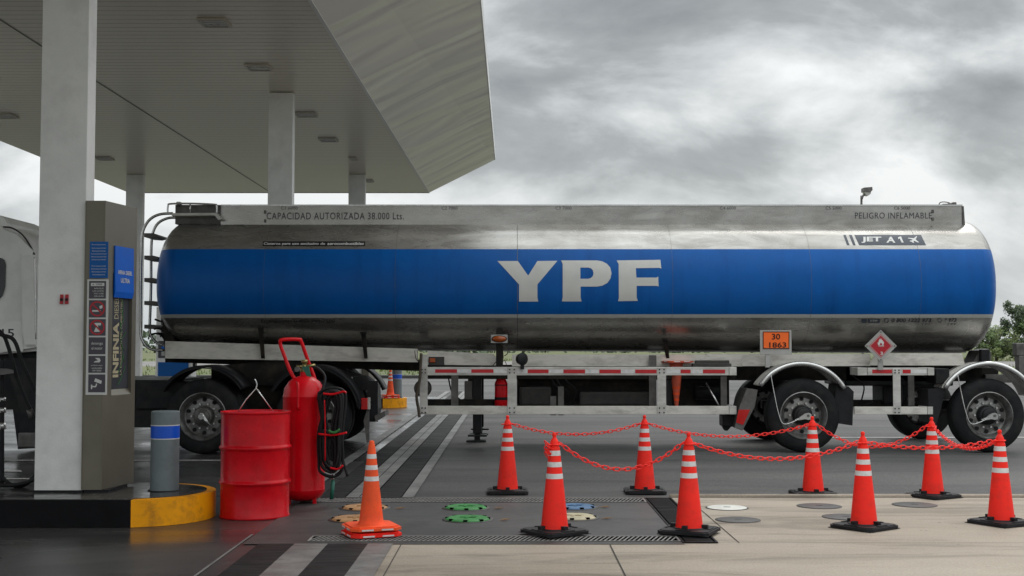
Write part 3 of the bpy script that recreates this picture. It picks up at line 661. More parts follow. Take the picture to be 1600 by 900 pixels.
# ================================================================== PRICE / INFO PILLAR
def pillar():
    t = empty('totem_pillar', (-3.45, 10.7, .222))
    A, B = Vector((-3.41, 10.42, 0)), Vector((-3.315, 11.0, 0)); XLp = -3.574
    zb, zt = .245, 2.655
    u = (B-A).normalized(); nrm = Vector((u.y, -u.x, 0)); LEN = (B-A).length
    def S(q, z, o=0.0):
        p = A + (B-A)*q + nrm*o; return Vector((p.x, p.y, z))
    r0, r1, rz0, rz1 = .26, .87, 1.02, 2.06; dep = -.030
    m = MB()
    for q0, q1, z0, z1 in ((0, r0, zb, zt), (r1, 1, zb, zt), (r0, r1, zb, rz0), (r0, r1, rz1, zt)):
        m.quad(S(q0, z0), S(q1, z0), S(q1, z1), S(q0, z1))
    m.quad(S(r0, rz0), S(r0, rz1), S(r0, rz1, dep), S(r0, rz0, dep)); m.quad(S(r1, rz0), S(r1, rz1), S(r1, rz1, dep), S(r1, rz0, dep))
    m.quad(S(r0, rz0), S(r1, rz0), S(r1, rz0+.05, dep), S(r0, rz0+.05, dep)); m.quad(S(r0, rz1), S(r1, rz1), S(r1, rz1, dep), S(r0, rz1, dep))
    m.quad((XLp, A.y, zb), (A.x, A.y, zb), (A.x, A.y, zt), (XLp, A.y, zt))
    m.quad((XLp, A.y, zb), (XLp, B.y, zb), (XLp, B.y, zt), (XLp, A.y, zt)); m.quad((XLp, B.y, zb), (B.x, B.y, zb), (B.x, B.y, zt), (XLp, B.y, zt))
    m.quad((XLp, A.y, zt), (A.x, A.y, zt), (B.x, B.y, zt), (XLp, B.y, zt)); m.quad((XLp, A.y, zb), (A.x, A.y, zb), (B.x, B.y, zb), (XLp, B.y, zb))
    m.build('cladding', 'pillar_bronze', t)
    m = MB(); m.box((XLp+.02, A.y+.015, .222), (-3.35, B.y-.06, zb-.002)); m.build('plinth', 'black_plastic', t)
    m = MB(); m.box((XLp-.001, A.y-.004, zb+.01), (XLp+.006, A.y-.0005, zt-.01)); m.box((A.x-.004, A.y-.004, zb), (A.x+.004, A.y-.0005, zt)); m.build('edge_strip', 'pillar_bronze', t)
    # advert inside the recess
    adv = MB(); adv.quad(S(r0+.004, rz0+.052, dep+.003), S(r1-.004, rz0+.052, dep+.003), S(r1-.004, rz1-.002, dep+.003), S(r0+.004, rz1-.002, dep+.003)); adv = adv.build('advert_panel', 'ink_dark', t)
    def vert(s, q0, q1, z0, z1, mt, **k):      # text reading upwards
        geo = outline(text=s, **k)
        lay(geo, (0, 0, 1, 1), lambda x, y: S(q0 + (q1-q0)*(y), z0 + (z1-z0)*x, dep+.006), 'lettering', mt, adv)
    vert('INFINIA', .37, .55, 1.17, 1.64, 'cover_cream', bold=.04)
    vert('DIESEL', .40, .53, 1.67, 1.86, 'cover_cream', bold=.01)
    vert('LA EVOLUCION DEL COMBUSTIBLE', .59, .65, 1.19, 1.85, 'cover_cream')
    for k in range(9):
        g = MB(); z = 1.1 + .1*k; g.tube([S(.5+.25*random.random(), z, dep+.007), S(.6+.1*random.random(), z+.07, dep+.007), S(.55+.25*random.random(), z+.16, dep+.007)], .0022, 5, 4); g.build('swirl', 'cover_green', adv)
    # blue illuminated-style hood
    bq0, bq1, bz0, bz1 = .28, .86, 1.85, 2.29
    m = MB(); P = [S(bq0, bz1, .001), S(bq0, bz1, .012), S(bq0, bz0+.05, .018), S(bq0, bz0, .006), S(bq0, bz0, .001)]
    m.prism(P, (B-A)*(bq1-bq0)); bo = m.build('blue_hood', 'blue_sign', t)
    for s, z0, z1, q0, q1 in (('INFINIA', 2.05, 2.085, .36, .56), ('DIESEL', 2.05, 2.085, .59, .79), ('ULTRA', 1.98, 2.02, .44, .72)):
        lay(outline(text=s, bold=.02), (0, 0, 1, 1), lambda x, y, z0=z0, z1=z1, q0=q0, q1=q1: S(q0+(q1-q0)*x, z1-(z1-z0)*y, .0195), 'lettering', 'ink_white', bo)
    # front face signs
    YS = 10.4145
    f = onplane(YS-.004); g = onplane(YS-.0065)
    m = MB(); m.pxbox(140.5, 377.5, 168.5, 434.5, YS-.003, YS); nb = m.build('blue_notice', 'blue_notice', t)
    rows = [381, 386.5, 391, 395.5, 400, 404.5, 410, 414.5, 419, 423.5, 428]
    for i, y in enumerate(rows):
        if i == 6: continue
        w = random.uniform(9.5, 12.5) if i else 11
        lay(outline(text='iIlnmuneaoumneic'[random.randrange(3):], bold=0), (154.5-w, y, 154.5+w, y+2.0), f, 'lettering', 'ink_white', nb)
    m = MB(); m.pxbox(136.5, 436.5, 167, 617, YS-.003, YS); bd = m.build('sign_board', 'ink_white', t)
    ys = [438.5, 468.5, 498, 526.5, 555.5, 584.5, 615]
    for i in range(6):
        y0, y1 = ys[i]+.5, ys[i+1]-2
        xo = -0.75*i/3
        s = MB(); s.pxbox(139.3+xo, y0, 165.3+xo, y1, YS-.0055, YS-.0031); pn = s.build('sign_panel', 'sticker_grey', bd)
        cx_, cy_ = 152.3+xo, (y0+y1)/2
        if i == 0:
            shape([rect(142, y0+3, 163, y0+8)], g, 'ink_white', pn)
            lay(outline(text='+ YPF', bold=.02), (144, y0+4, 160, y0+7), onplane(YS-.008), 'lettering', 'sticker_grey', pn)
            for k, s_ in enumerate(('APAGUE', 'LAS LUCES', 'NO USE', 'CELULAR')):
                text(s_, (147-2*(k == 1), y0+10.5+4*k, 162, y0+12.8+4*k), g, 'ink_white', pn)
        if i in (1, 2):
            shape([circ(cx_, cy_, 12), circ(cx_, cy_, 9.6)], g, 'sign_red', pn, 'ring')
            if i == 1: shape([[(cx_-8, cy_+2), (cx_+5, cy_+2), (cx_+5, cy_+4.5), (cx_-8, cy_+4.5)]], g, 'ink_white', pn); shape([[(cx_+3, cy_-4), (cx_+8, cy_-6), (cx_+8, cy_-1), (cx_+4, cy_+0)]], g, 'ink_white', pn)
            else: shape([[(cx_-4, cy_-7), (cx_+6, cy_-7), (cx_+6, cy_-3), (cx_+1, cy_-3), (cx_+4, cy_+7), (cx_-5, cy_+7), (cx_-1, cy_-3), (cx_-4, cy_-3)]], g, 'ink_white', pn)
            shape([[(cx_-8.6, cy_-7), (cx_-7, cy_-8.6), (cx_+8.6, cy_+7), (cx_+7, cy_+8.6)]], onplane(YS-.0085), 'sign_red', pn, 'slash')
        if i == 3:
            text('detenga', (cx_-9, cy_-6, cx_+9, cy_-.5), g, 'ink_white', pn); text('el motor', (cx_-8.5, cy_+1.5, cx_+8.5, cy_+6), g, 'ink_white', pn)
        if i == 4:
            shape([[(cx_-3, cy_-10), (cx_+4, cy_-10), (cx_+6, cy_-6), (cx_+4, cy_-3), (cx_-5, cy_-3), (cx_-3, cy_-5), (cx_+2, cy_-6)]], g, 'ink_white', pn)
            for k, s_ in enumerate(('prohibido cargar', 'combustible', 'con casco')): text(s_, (cx_-9+k, cy_+.5+4*k, cx_+9-k, cy_+3+4*k), g, 'ink_white', pn)
        if i == 5:
            shape([[(cx_-2, cy_-8), (cx_+8, cy_-4), (cx_+7, cy_+1), (cx_-4, cy_-3)]], g, 'ink_white', pn)
            shape([[(cx_-1, cy_+0), (cx_+1, cy_+1), (cx_-1, cy_+6), (cx_-7, cy_+6), (cx_-7, cy_+9), (cx_-9, cy_+9), (cx_-9, cy_+2), (cx_-7, cy_+2), (cx_-7, cy_+4), (cx_-2, cy_+4)]], g, 'ink_white', pn)
    return t
pil = pillar(); tag(pil, 'bronze totem pillar with blue hood and safety signs beside the nearest white column', 'totem', 'bronze totem pillars')
def far_pillar():
    t = copy_tree(pil); t.location = (pil.location.x, pil.location.y+19.3, pil.location.z)
    t['label'] = 'far bronze totem pillar seen under the trailer left of the yellow island end'
far_pillar()

# ================================================================== TANKER TRAILER
TY, TA, TN = 18.25, 1.20, 2.25
ZC, BT = 2.29, .97
XE0, XE1 = -5.07, 6.84
DL, DR_ = .44, .36
def blow(x):
    k = [(-5.2, .80), (-1.4, .915), (7.1, .955)]
    if x <= k[0][0]: return k[0][1]
    for (x0, b0), (x1, b1) in zip(k, k[1:]):
        if x <= x1: return b0 + (b1-b0)*(x-x0)/(x1-x0)
    return k[-1][1]
def ysurf(x, z):
    b = BT if z >= ZC else blow(x)
    s = 1.0
    if x < XE0+DL: s = max(0, 1 - ((XE0+DL-x)/DL)**2.2)**(1/2.2)
    if x > XE1-DR_: s = max(0, 1 - ((x-XE1+DR_)/DR_)**2.2)**(1/2.2)
    s = max(s, .02)
    q = min(1, abs((z-ZC)/b)/s)
    return TY - TA*s*(1 - q**TN)**(1/TN)
def thit(px, py, off=.004):
    Y = 17.1
    for _ in range(8):
        p = at(px, py, Y); Y = ysurf(p.x, p.z)
    p = at(px, py, Y-off); return p
trailer = empty('tanker_trailer', (1, 18.25, 0)); tag(trailer, 'polished steel tanker trailer with broad blue band and big white letters', 'tanker trailer')
def tank_mesh():
    bm = bmesh.new(); seg = 144; rings = []
    stations = []
    n = 14
    for i in range(n): th = (i+.25)/n*math.pi/2; stations.append((XE0 + DL - DL*max(0, 1-math.sin(th)**2.2)**(1/2.2) if False else None, th))
    st = []
    for i in range(1, n+1):
        a = i/n*math.pi/2; s = math.sin(a)**(2/2.2); x = XE0 + DL - DL*math.cos(a)**(2/2.2); st.append((x, s))
    for i in range(1, 40): st.append((XE0+DL + (XE1-DR_-XE0-DL)*i/40, 1))
    for i in range(n, 0, -1):
        a = i/n*math.pi/2; s = math.sin(a)**(2/2.2); x = XE1 - DR_ + DR_*math.cos(a)**(2/2.2); st.append((x, s))
    for x, s in st:
        bl = blow(x); ring = []
        for k in range(seg):
            th = 2*math.pi*k/seg; c, sn = math.cos(th), math.sin(th)
            y = TA*s*math.copysign(abs(c)**(2/TN), c); z = (BT if sn >= 0 else bl)*s*math.copysign(abs(sn)**(2/TN), sn)
            ring.append(bm.verts.new((x, TY+y, ZC+z)))
        rings.append(ring)
    for a, b in zip(rings, rings[1:]):
        for k in range(seg):
            f = bm.faces.new((a[k], a[(k+1) % seg], b[(k+1) % seg], b[k])); f.smooth = True
    for ring, x in ((rings[0], XE0), (rings[-1], XE1)):
        c = bm.verts.new((x, TY, ZC))
        for k in range(seg):
            f = bm.faces.new((ring[k], ring[(k+1) % seg], c)); f.smooth = True
    m = MB(); m.bm.free(); m.bm = bm; return m.build('tank', 'tank_shell', trailer)
tank = tank_mesh()
def loop_on_tank(x, w, off, material, name):
    m = MB(); seg = 120; P = []
    bl = blow(x)
    for k in range(seg):
        th = 2*math.pi*k/seg; c, sn = math.cos(th), math.sin(th)
        y = (TA+off)*math.copysign(abs(c)**(2/TN), c); z = ((BT if sn >= 0 else bl)+off)*math.copysign(abs(sn)**(2/TN), sn)
        P.append((m.bm.verts.new((x-w/2, TY+y, ZC+z)), m.bm.verts.new((x+w/2, TY+y, ZC+z))))
    for k in range(seg):
        a, b = P[k], P[(k+1) % seg]; f = m.bm.faces.new((a[0], b[0], b[1], a[1])); f.smooth = True
    m.build(name, material, tank)
loop_on_tank(.075, .007, .0022, 'dark_steel', 'weld_seam')
for x in (-3.4, -1.6, 2.2, 4.1, 5.6): loop_on_tank(x, .003, .0018, 'dark_steel', 'weld_seam')
# letters
k5 = lambda pts: [(760 + x/5.333, 390 + y/5.333) for x, y in pts]
Yl = k5([(92,95),(262,95),(348,217),(425,95),(592,93),(425,290),(425,400),(432,433),(272,433),(272,290)])
Pl = k5([(622,90),(920,90),(965,97),(1005,118),(1032,150),(1043,197),(1034,240),(1008,278),(965,301),(920,308),(785,308),(785,400),(793,432),(628,432),(636,400),(636,120)])
Ph = k5([(783,150),(850,150),(872,156),(887,172),(893,197),(887,220),(872,236),(850,243),(783,243)])
Fl = k5([(1085,90),(1450,85),(1458,158),(1440,152),(1245,155),(1250,233),(1415,233),(1432,226),(1435,306),(1415,302),(1252,302),(1252,400),(1262,427),(1098,430),(1104,400),(1102,120)])
for loops in ([Yl], [Pl, Ph], [Fl]): shape(loops, thit, 'letter_white', tank, 'letter', 24)
m_ = lambda x, y: thit(x, y, .003)
m2 = lambda x, y: thit(x, y, .006)
shape([[(1322-4.5+x*1, y) for x, y in ((0, 367), (4, 367), (10, 383), (6, 383))]], m_, 'jet_label', tank, 'stripe', 4)
shape([[(1324-6.5+12+x-3, y) for x, y in ((0, 367), (4.5, 367), (10.5, 383), (6.5, 383))]], m_, 'jet_label', tank, 'stripe', 4)
shape([[(1335, 367), (1439, 367), (1447, 383), (1342.5, 383)]], m_, 'jet_label', tank, 'label_panel', 4)
text('JET', (1346, 369.8, 1377, 379.5), m2, 'ink_white', tank, bold=.035)
text('A', (1385, 369.8, 1399, 379.3), m2, 'ink_white', tank, bold=.035)
shape([[(1402.8, 371.3), (1406, 369.5), (1408, 369.5), (1412, 379), (1408.9, 379), (1405.9, 372.4), (1403.8, 373.6)]], m2, 'ink_white', tank, 'lettering')
shape([[(1418.5, 371.5), (1424, 371.8), (1428, 372.3), (1431.5, 369), (1433, 369.3), (1432, 371.5), (1430.5, 374), (1433, 376), (1435.8, 378.5), (1434.5, 379), (1428.5, 376.3), (1427, 377.3), (1428.6, 379), (1427, 379.6), (1424.3, 377.8), (1421, 376.8), (1422.2, 376), (1425, 375.6), (1426.2, 374.5), (1423, 373.4), (1418.8, 372.6)]], m2, 'ink_white', tank, 'plane_symbol')
shape([rect(410.5, 377, 570.5, 384.5)], m_, 'hole_dark', tank, 'label_panel', 2)
text('Cisterna para uso exclusivo de', (412, 378.6, 508, 383.6), m2, 'ink_white', tank, bold=.025, shear=.15)
text('aerocombustibles', (511.5, 378.2, 568.5, 382.8), m2, 'ink_white', tank, bold=.025, shear=.15)
text('Emergencias 0-800-999-7500', (408, 499, 523, 505.5), m2, 'ink_faded', tank, bold=.01)
shape([rect(1346, 498.5, 1354.5, 504.5)], m_, 'jet_label', tank, 'label_panel'); shape([rect(1356, 498.5, 1375, 504.5)], m_, 'jet_label', tank, 'label_panel')
text('YPF', (1359, 499.7, 1372, 503.3), m2, 'placard_plate', tank, bold=.02, shear=.2)
shape([circ(1385, 501, 3.6), circ(1385, 501, 2.9)], m2, 'ink_dark', tank, 'phone_symbol')
shape([circ(1468.5, 500.5, 3.6), circ(1468.5, 500.5, 2.9)], m2, 'ink_dark', tank, 'phone_symbol')
text('0 800 1222 973', (1393, 497.7, 1455.5, 503.5), m2, 'ink_dark', tank, bold=.02, shear=.25)
text('* 973', (1476, 497, 1495, 503), m2, 'ink_dark', tank, bold=.02, shear=.25)
text('Y P F', (1440, 505.5, 1454, 508.3), m2, 'ink_dark', tank, shear=.2); text('Y P F', (1480, 505.5, 1494, 508.3), m2, 'ink_dark', tank, shear=.2)
# coaming along the top
CY = 17.65
m = MB()
m.pxprism([(345, 320.5), (1504, 320.5), (1507, 352.5), (1100, 352.5), (345, 351)], CY, CY+.03)
o = m.build('coaming', 'tank_shell', trailer)
m = MB(); m.pxbox(345, 319.5, 1504, 321.8, CY-.012, CY+.05); m.build('coaming_lip', 'bright_metal', trailer)
m = MB(); m.box((at(345, 330, CY).x, CY+1.2, 3.1), (at(1506, 330, CY).x, CY+1.23, 3.43)); m.build('coaming', 'tank_shell', trailer)
m = MB(); a = at(1506, 322, CY); m.box((a.x-.03, CY+.03, 3.14), (a.x, CY+1.2, a.z)); a = at(345, 322, CY); m.box((a.x, CY+.03, 3.14), (a.x+.03, CY+1.2, a.z)); m.build('coaming_end', 'tank_shell', trailer)
c3 = onplane(CY-.003)
text('CAPACIDAD AUTORIZADA 38.000 Lts.', (416.5, 332, 631, 343), c3, 'ink_dark', o, bold=.008, spacing=1.12)
text('PELIGRO INFLAMABLE', (1336, 332, 1456, 341.5), c3, 'ink_dark', o, bold=0, spacing=1.1)
for s, x, w in (('C1 6000', 439, 26), ('C2 7000', 690, 25), ('C3 7000', 868, 25), ('C4 6000', 1125, 25), ('C5 5000', 1290, 25), ('C6 5000', 1397, 25)):
    text(s, (x, 322.6, x+w, 327.4), c3, 'ink_dark', o)
text('TX 0825', (349.5, 346.5, 382, 352), m2, 'ink_dark', tank, bold=.02)
for x, y in ((414, 331), (414, 345), (1458, 330), (1458, 342)):
    m = MB(); m.pxbox(x-1.6, y-2.5, x+1.6, y+2.5, CY-.02, CY, .003); m.build('hinge', 'dark_steel', o)
m = MB(); m.pxprism([(1504, 322), (1506, 322), (1508, 352), (1504.5, 352)], CY-.02, CY); m.build('edge_strip', 'dark_steel', o)
m = MB()
for x0, x1, y0 in ((1482, 1489, 317), (1489, 1495, 315.5), (1474, 1482, 318)): m.pxbox(x0, y0, x1, 321, 18.0, 18.3, .01)
m.tube([at(1467, 321, 18.1), at(1469, 316.5, 18.1), at(1476, 315.5, 18.1), at(1484, 317, 18.1)], .008, 6)
m.build('vapour_valve', 'dark_steel', trailer)
# front platform and its hand rail
m = MB(); m.pxprism([(268, 333), (338, 332.5), (346, 342), (341, 343.5), (335, 336.5), (268, 337)], 17.5, 18.9); m.build('platform', 'aluminium', trailer)
m = MB(); m.pxbox(274, 320, 345, 350, CY+.05, CY+1.15); m.build('platform_box', 'dark_steel', trailer)
m = MB(); m.tube([at(262, 333, 17.52), at(262.5, 322, 17.52), at(267, 318.5, 17.52), at(300, 318, 17.52), at(335, 319.5, 17.52), at(338.5, 322, 17.52), at(338.5, 333, 17.52)], .013, 8)
m.tube([at(297, 318, 17.52), at(297, 333, 17.52)], .011, 8, 1); m.pxbox(275, 315, 282, 320, 17.6, 17.7, .01); m.build('handrail', 'bright_metal', trailer)
# ladder
def ladder():
    m = MB()
    a = [(270, 333.5), (252, 334.5), (238, 340), (228, 351), (222, 368), (220.5, 400), (219.5, 460), (219.5, 515), (222, 530), (229, 541), (240, 546.5), (256, 547)]
    P = [at(x, y, 17.98) for x, y in a]
    m.tube(P, .021, 10, 5)
    b = [(275, 340), (262, 341), (248, 348), (239.5, 362), (236.5, 385), (236, 450), (234, 512), (236, 524), (243, 534), (256, 540)]
    m.tube([at(x, y, 18.5) for x, y in b], .021, 10, 5)
    lad = m.build('ladder', 'bright_metal', trailer)
    for y in (368, 403, 438, 474, 511):
        m = MB(); p = at(228.5, y, 17.98)
        x0 = p.x - .03
        m.prism([(x0, 17.98, p.z-.022), (x0, 17.98, p.z+.035), (x0+.13, 17.98, p.z+.035), (x0+.20, 17.98, p.z+.012), (x0+.20, 17.98, p.z-.01), (x0+.12, 17.98, p.z-.03)], (0, .52, 0)); m.build('step', 'dark_steel', lad)
ladder()
# cluster of hose couplings at the front
m = MB(); random.seed(3)
for k in range(7):
    x = 236 + random.random()*20; y = 498 + random.random()*30
    m.tube([at(x, y, 17.8), at(x+8, y-4+8*random.random(), 17.85), at(x+18, y+12*random.random(), 17.9), at(x+22+6*random.random(), y+20+10*random.random(), 18.0)], .014, 6)
m.split('coupling_hose', 'black_rubber', trailer)
m = MB(); m.pxprism([(253, 495), (262, 495), (282, 560), (258, 560)], 17.7, 18.9); m.build('front_bracket', 'underbody', trailer)
# chassis beams
m = MB()
m.pxprism([(258, 533), (652, 545), (652, 566), (258, 560)], 17.45, 17.60); m.build('chassis_beam', 'beam_paint', trailer)
m = MB(); m.pxprism([(668, 548), (771, 553), (776, 560), (775, 571), (668, 570)], 17.35, 17.55); m.build('chassis_beam', 'beam_paint', trailer)
m = MB(); m.pxbox(800, 554, 1160, 572.5, 17.40, 17.55); m.build('chassis_beam', 'beam_paint', trailer)
m = MB(); m.pxprism([(1105, 553), (1360, 553), (1360, 572), (1105, 572)], 17.42, 17.58); m.build('chassis_beam', 'beam_paint', trailer)
m = MB(); m.pxprism([(1369, 552), (1503, 552), (1508, 571), (1358, 571)], 17.30, 17.34); m.build('side_skirt', 'beam_paint', trailer)
m = MB(); m.pxprism([(258, 556), (652, 562), (700, 570), (1560, 570), (1560, 596), (700, 592), (660, 580), (258, 566)], 17.9, 18.0)
m.pxprism([(258, 556), (652, 562), (700, 570), (1560, 570), (1560, 590), (700, 588), (660, 580), (258, 566)], 18.6, 18.7); m.build('chassis_rail', 'underbody', trailer)
for x, y0 in ((407, 512), (568, 520), (781, 515), (1040, 530), (1385, 530)):
    m = MB(); p0, p1 = at(x-3, y0, 17.38), at(x+5, 560, 17.44)
    m.prism([at(x-4, y0, 17.28), at(x+3, y0, 17.28), at(x+6, 560, 17.40), at(x+1, 560, 17.40)], (0, .05, 0))
    m.pxbox(x-5, y0-1.5, x+4, y0+1.5, 17.26, 17.33); m.build('tank_saddle', 'underbody', trailer)
# underbody masses
m = MB(); m.pxbox(808, 590, 1020, 636, 18.0, 19.0, .02); m.build('pump_box', 'underbody', trailer)
m = MB(); m.pxbox(812, 604, 862, 634, 17.7, 18.0, .03); m.pxbox(905, 612, 1015, 634, 17.72, 18.0, .03); m.build('storage_box', 'cover_dark', trailer)
m = MB(); m.pxbox(1050, 588, 1140, 637, 17.9, 18.9, .02); m.build('air_tank_bracket', 'underbody', trailer)
m = MB(); m.cyl(at(1085, 612, 17.75), at(1130, 612, 17.75), .12, seg=24); m.build('air_tank', 'black_paint', trailer)
m = MB()
for x, y in ((700, 612), (868, 600), (880, 596), (1330, 590), (1400, 590), (1440, 590), (860, 600)):
    m.tube([at(x, 586, 17.6), at(x+6, y, 17.55), at(x+20, y+14, 17.6), at(x+16, 632, 17.7), at(x+34, 628, 17.8)], .011, 6)
m.split('air_hose', 'black_rubber', trailer)
m = MB(); m.pxbox(1320, 572, 1490, 603, 17.9, 19.1, .02); m.build('crossmember', 'black_paint', trailer)
m = MB(); m.pxbox(1300, 625, 1500, 636, 18.1, 18.25, .01); m.build('crossmember', 'underbody', trailer)
m = MB(); m.pxbox(1380, 585, 1412, 634, 18.0, 18.6, .05); m.build('suspension_bellows', 'black_rubber', trailer)
# side guards
def bolt_mb(m, px, py, Y):
    p = at(px, py, Y); m.cyl((p.x, p.y+.001, p.z), (p.x, p.y-.008, p.z), .010, seg=8)
GYp = 17.05
def guard(upper, lower, posts, tape, back, name='side_guard'):
    m = MB(); m.pxbox(*upper, GYp, GYp+.05, .004); u = m.build(name, 'aluminium', trailer)
    m = MB(); m.pxbox(*lower, GYp, GYp+.05, .004); m.build('lower_rail', 'beam_paint', u)
    for x0, y0, x1, y1 in posts:
        m = MB(); m.pxbox(x0, y0, x1, y1, GYp-.012, GYp-.001, .002); m.build('guard_post', 'aluminium', u)
    m = MB()
    for x0, y0, x1, y1 in posts:
        for yy in (upper[1]+4, upper[3]-4, lower[1]+3, lower[3]-3):
            for xx in (x0+3.5, x1-3.5):
                if y0-2 <= yy <= y1+2: bolt_mb(m, xx, yy, GYp-.012)
    m.split('bolt', 'black_plastic', u)
    for x0, x1, y0, y1, c in tape:
        m = MB(); m.pxbox(x0, y0, x1, y1, GYp-.004, GYp-.0005); m.build('reflective_tape', c, u)
    for x0, y0, x1, y1 in back:
        m = MB(); m.pxbox(x0, y0, x1, y1, GYp+.27, GYp+.295); m.build('bracket', 'dark_steel', u)
W_, R_ = 'reflect_white', 'reflect_red'
tp = [(680, 714, 577, 582.5, R_), (714.5, 736, 577, 582.5, W_), (736.5, 771, 577, 582.5, R_), (771.5, 792, 577, 582.5, W_), (808, 824, 577.3, 583, W_), (824.5, 857, 577.3, 583, R_), (857.5, 880, 577.3, 583, W_),
      (880.5, 914, 577.5, 583.3, R_), (914.5, 936, 577.5, 583.3, W_), (936.5, 970, 577.5, 583.3, R_), (970.5, 992, 577.5, 583.3, W_), (992.5, 1026, 577.5, 583.3, R_), (1042, 1063, 577.5, 583.3, W_), (1063.5, 1079, 577.5, 583.3, R_), (1079.5, 1098, 577.5, 583.3, W_), (1098.5, 1133, 577.5, 583.3, R_)]
guard((664, 573.5, 1139, 586.5), (657, 634.5, 1139, 647.5), [(656, 554, 668, 646), (793, 574, 807, 647), (1027, 574.5, 1041, 647.5)], tp,
      [(705, 586, 716, 636), (1014, 555, 1026, 636), (1126, 588, 1136, 636), (1092, 604, 1100, 604.1), (872, 604, 881, 649), (860, 619, 869, 649)])
m = MB(); m.pxbox(1139.5, 573.5, 1151, 586.5, GYp-.002, GYp+.5, .004); m.pxbox(1139.5, 634.5, 1151, 647.5, GYp-.002, GYp+.5, .004); m.build('guard_end', 'aluminium', trailer)
m = MB(); p, q = at(1103, 598, 17.4), at(1123, 633, 17.2); m.cyl(p, q, .012, seg=8); m.build('stay_rod', 'bright_metal', trailer)
guard((1356, 574.5, 1449, 586.5), (1335, 635.5, 1449, 647.5), [(1395, 575.5, 1408, 647.5)], [(1363, 1394, 577.5, 583.3, R_), (1410.5, 1423, 577.5, 583.3, R_), (1423.5, 1448, 577.5, 583.3, W_)], [(1419, 587, 1429, 634)])
m = MB(); m.pxbox(1449.5, 574.5, 1460, 586.5, GYp, GYp+.4, .004); m.pxbox(1449.5, 635.5, 1458, 647.5, GYp, GYp+.4, .004); m.pxbox(1340, 574.5, 1355.5, 586.5, GYp+.005, GYp+.4, .004); m.build('guard_end', 'aluminium', trailer)
m = MB(); m.pxbox(655, 586, 1150, 592, GYp+.3, GYp+.34); m.build('rear_rail', 'underbody', trailer)
m = MB(); m.pxbox(668, 624, 800, 634, GYp+.5, GYp+.6); m.build('rear_rail', 'underbody', trailer)
# landing legs
def landing_leg(Y):
    m = MB(); s = FPX/Y
    p0 = at(738, 560, 17.3); x0, x1 = p0.x, p0.x + .12
    m.box((x0, Y, .22), (x1, Y+.12, 1.20), .006); m.box((x0+.02, Y+.02, .10), (x1-.02, Y+.10, .24)); 
    m.box((x0-.07, Y-.05, .175), (x1+.08, Y+.17, .20), .008); m.box((x0-.09, Y-.06, .098), (x1+.07, Y+.18, .125), .01)
    l = m.build('landing_leg', 'black_paint', trailer)
    for dz in (.0,): 
        g = MB(); g.box((x0-.12, Y+.02, .65), (x0-.005, Y+.10, .95), .01); g.build('gearbox', 'dark_steel', l)
landing_leg(17.57); landing_leg(18.95)
m = MB(); p = at(735, 600, 17.5); m.lathe([(.10, 0), (.12, .02), (.12, .2), (.10, .22)], (at(660, 607, 17.45).x, 17.45, at(668, 607, 17.45).z), 'Y', 24); m.build('spool', 'dark_steel', trailer)
# small fittings
m = MB(); m.pxbox(767, 523, 793, 536, 17.0, 17.03, .003); ml = m.build('marker_lamp', 'placard_plate', trailer)
g = MB(); g.lathe([(.001, -.02), (.05, -.018), (.055, 0)], (0, 0, 0), 'Y', 24); g.transform(Matrix.Translation(at(780, 529.5, 16.998)) @ Matrix.Scale(1.8, 4, (1, 0, 0)) @ Matrix.Scale(.75, 4, (0, 0, 1))); g.build('lens', 'lens_amber', ml)
g = MB(); g.lathe([(.064, -.004), (.064, 0), (.05, 0)], (0, 0, 0), 'Y', 24, close=True); g.transform(Matrix.Translation(at(780, 529.5, 16.997)) @ Matrix.Scale(1.65, 4, (1, 0, 0)) @ Matrix.Scale(.75, 4, (0, 0, 1))); g.build('gasket', 'black_rubber', ml)
m = MB(); m.pxbox(775, 515, 786, 574, 17.06, 17.12); m.build('lamp_bracket', 'underbody', trailer)
m = MB(); q = at(817, 561, 17.0); m.lathe([(.05, .10), (.085, .08), (.10, .02), (.10, 0), (.085, -.012), (.02, -.02), (0, -.02)], (0, 0, 0), 'Y', 28); m.transform(Matrix.Translation(q) @ Matrix.Rotation(R(35), 4, 'Z') @ Matrix.Scale(.85, 4)); wl = m.build('work_lamp', 'black_paint', trailer); sharp(wl, 40)
m = MB(); m.pxbox(813, 568, 819, 577, 17.0, 17.03); m.build('lamp_foot', 'black_plastic', wl)
m = MB(); m.pxbox(670, 557.5, 694, 571, 17.3, 17.345, .004); cl = m.build('clearance_lamp', 'cover_dark', trailer)
m = MB(); m.pxbox(671, 559.5, 680, 566.5, 17.28, 17.299, .008); m.build('lens', 'lens_amber', cl)
m = MB(); m.tube([at(770, 572, 17.1), at(776, 565, 17.08), at(782, 570, 17.08), at(788, 563, 17.1), at(792, 572, 17.12)], .005, 6); m.tube([at(783, 538, 17.05), at(790, 545, 17.03), at(793, 552, 17.03), at(788, 556, 17.05)], .006, 6); m.build('wiring', 'bark', trailer)
# hazard number plate
m = MB(); m.pxbox(1187.5, 516, 1237, 554, 16.98, 17.0, .002); pl = m.build('hazard_plate_holder', 'placard_plate', trailer)
m = MB(); m.pxbox(1192, 518, 1233.5, 545, 16.972, 16.979); pp = m.build('hazard_plate', 'placard_orange', pl)
fpl = onplane(16.969)
shape([rect(1192, 518, 1233.5, 545), rect(1193.2, 519.2, 1232.3, 543.8)], fpl, 'hole_dark', pl, 'plate_border')
text('30', (1206, 521.5, 1219, 530.5), fpl, 'hole_dark', pp if False else pl, bold=.015)
text('1863', (1202, 534.8, 1228.5, 543), fpl, 'hole_dark', pl, bold=.015)
m = MB(); m.pxbox(1196, 554, 1203, 574, 16.985, 17.02); m.pxbox(1203, 558, 1206, 570, 17.0, 17.05); m.build('plate_stem', 'placard_plate', pl)
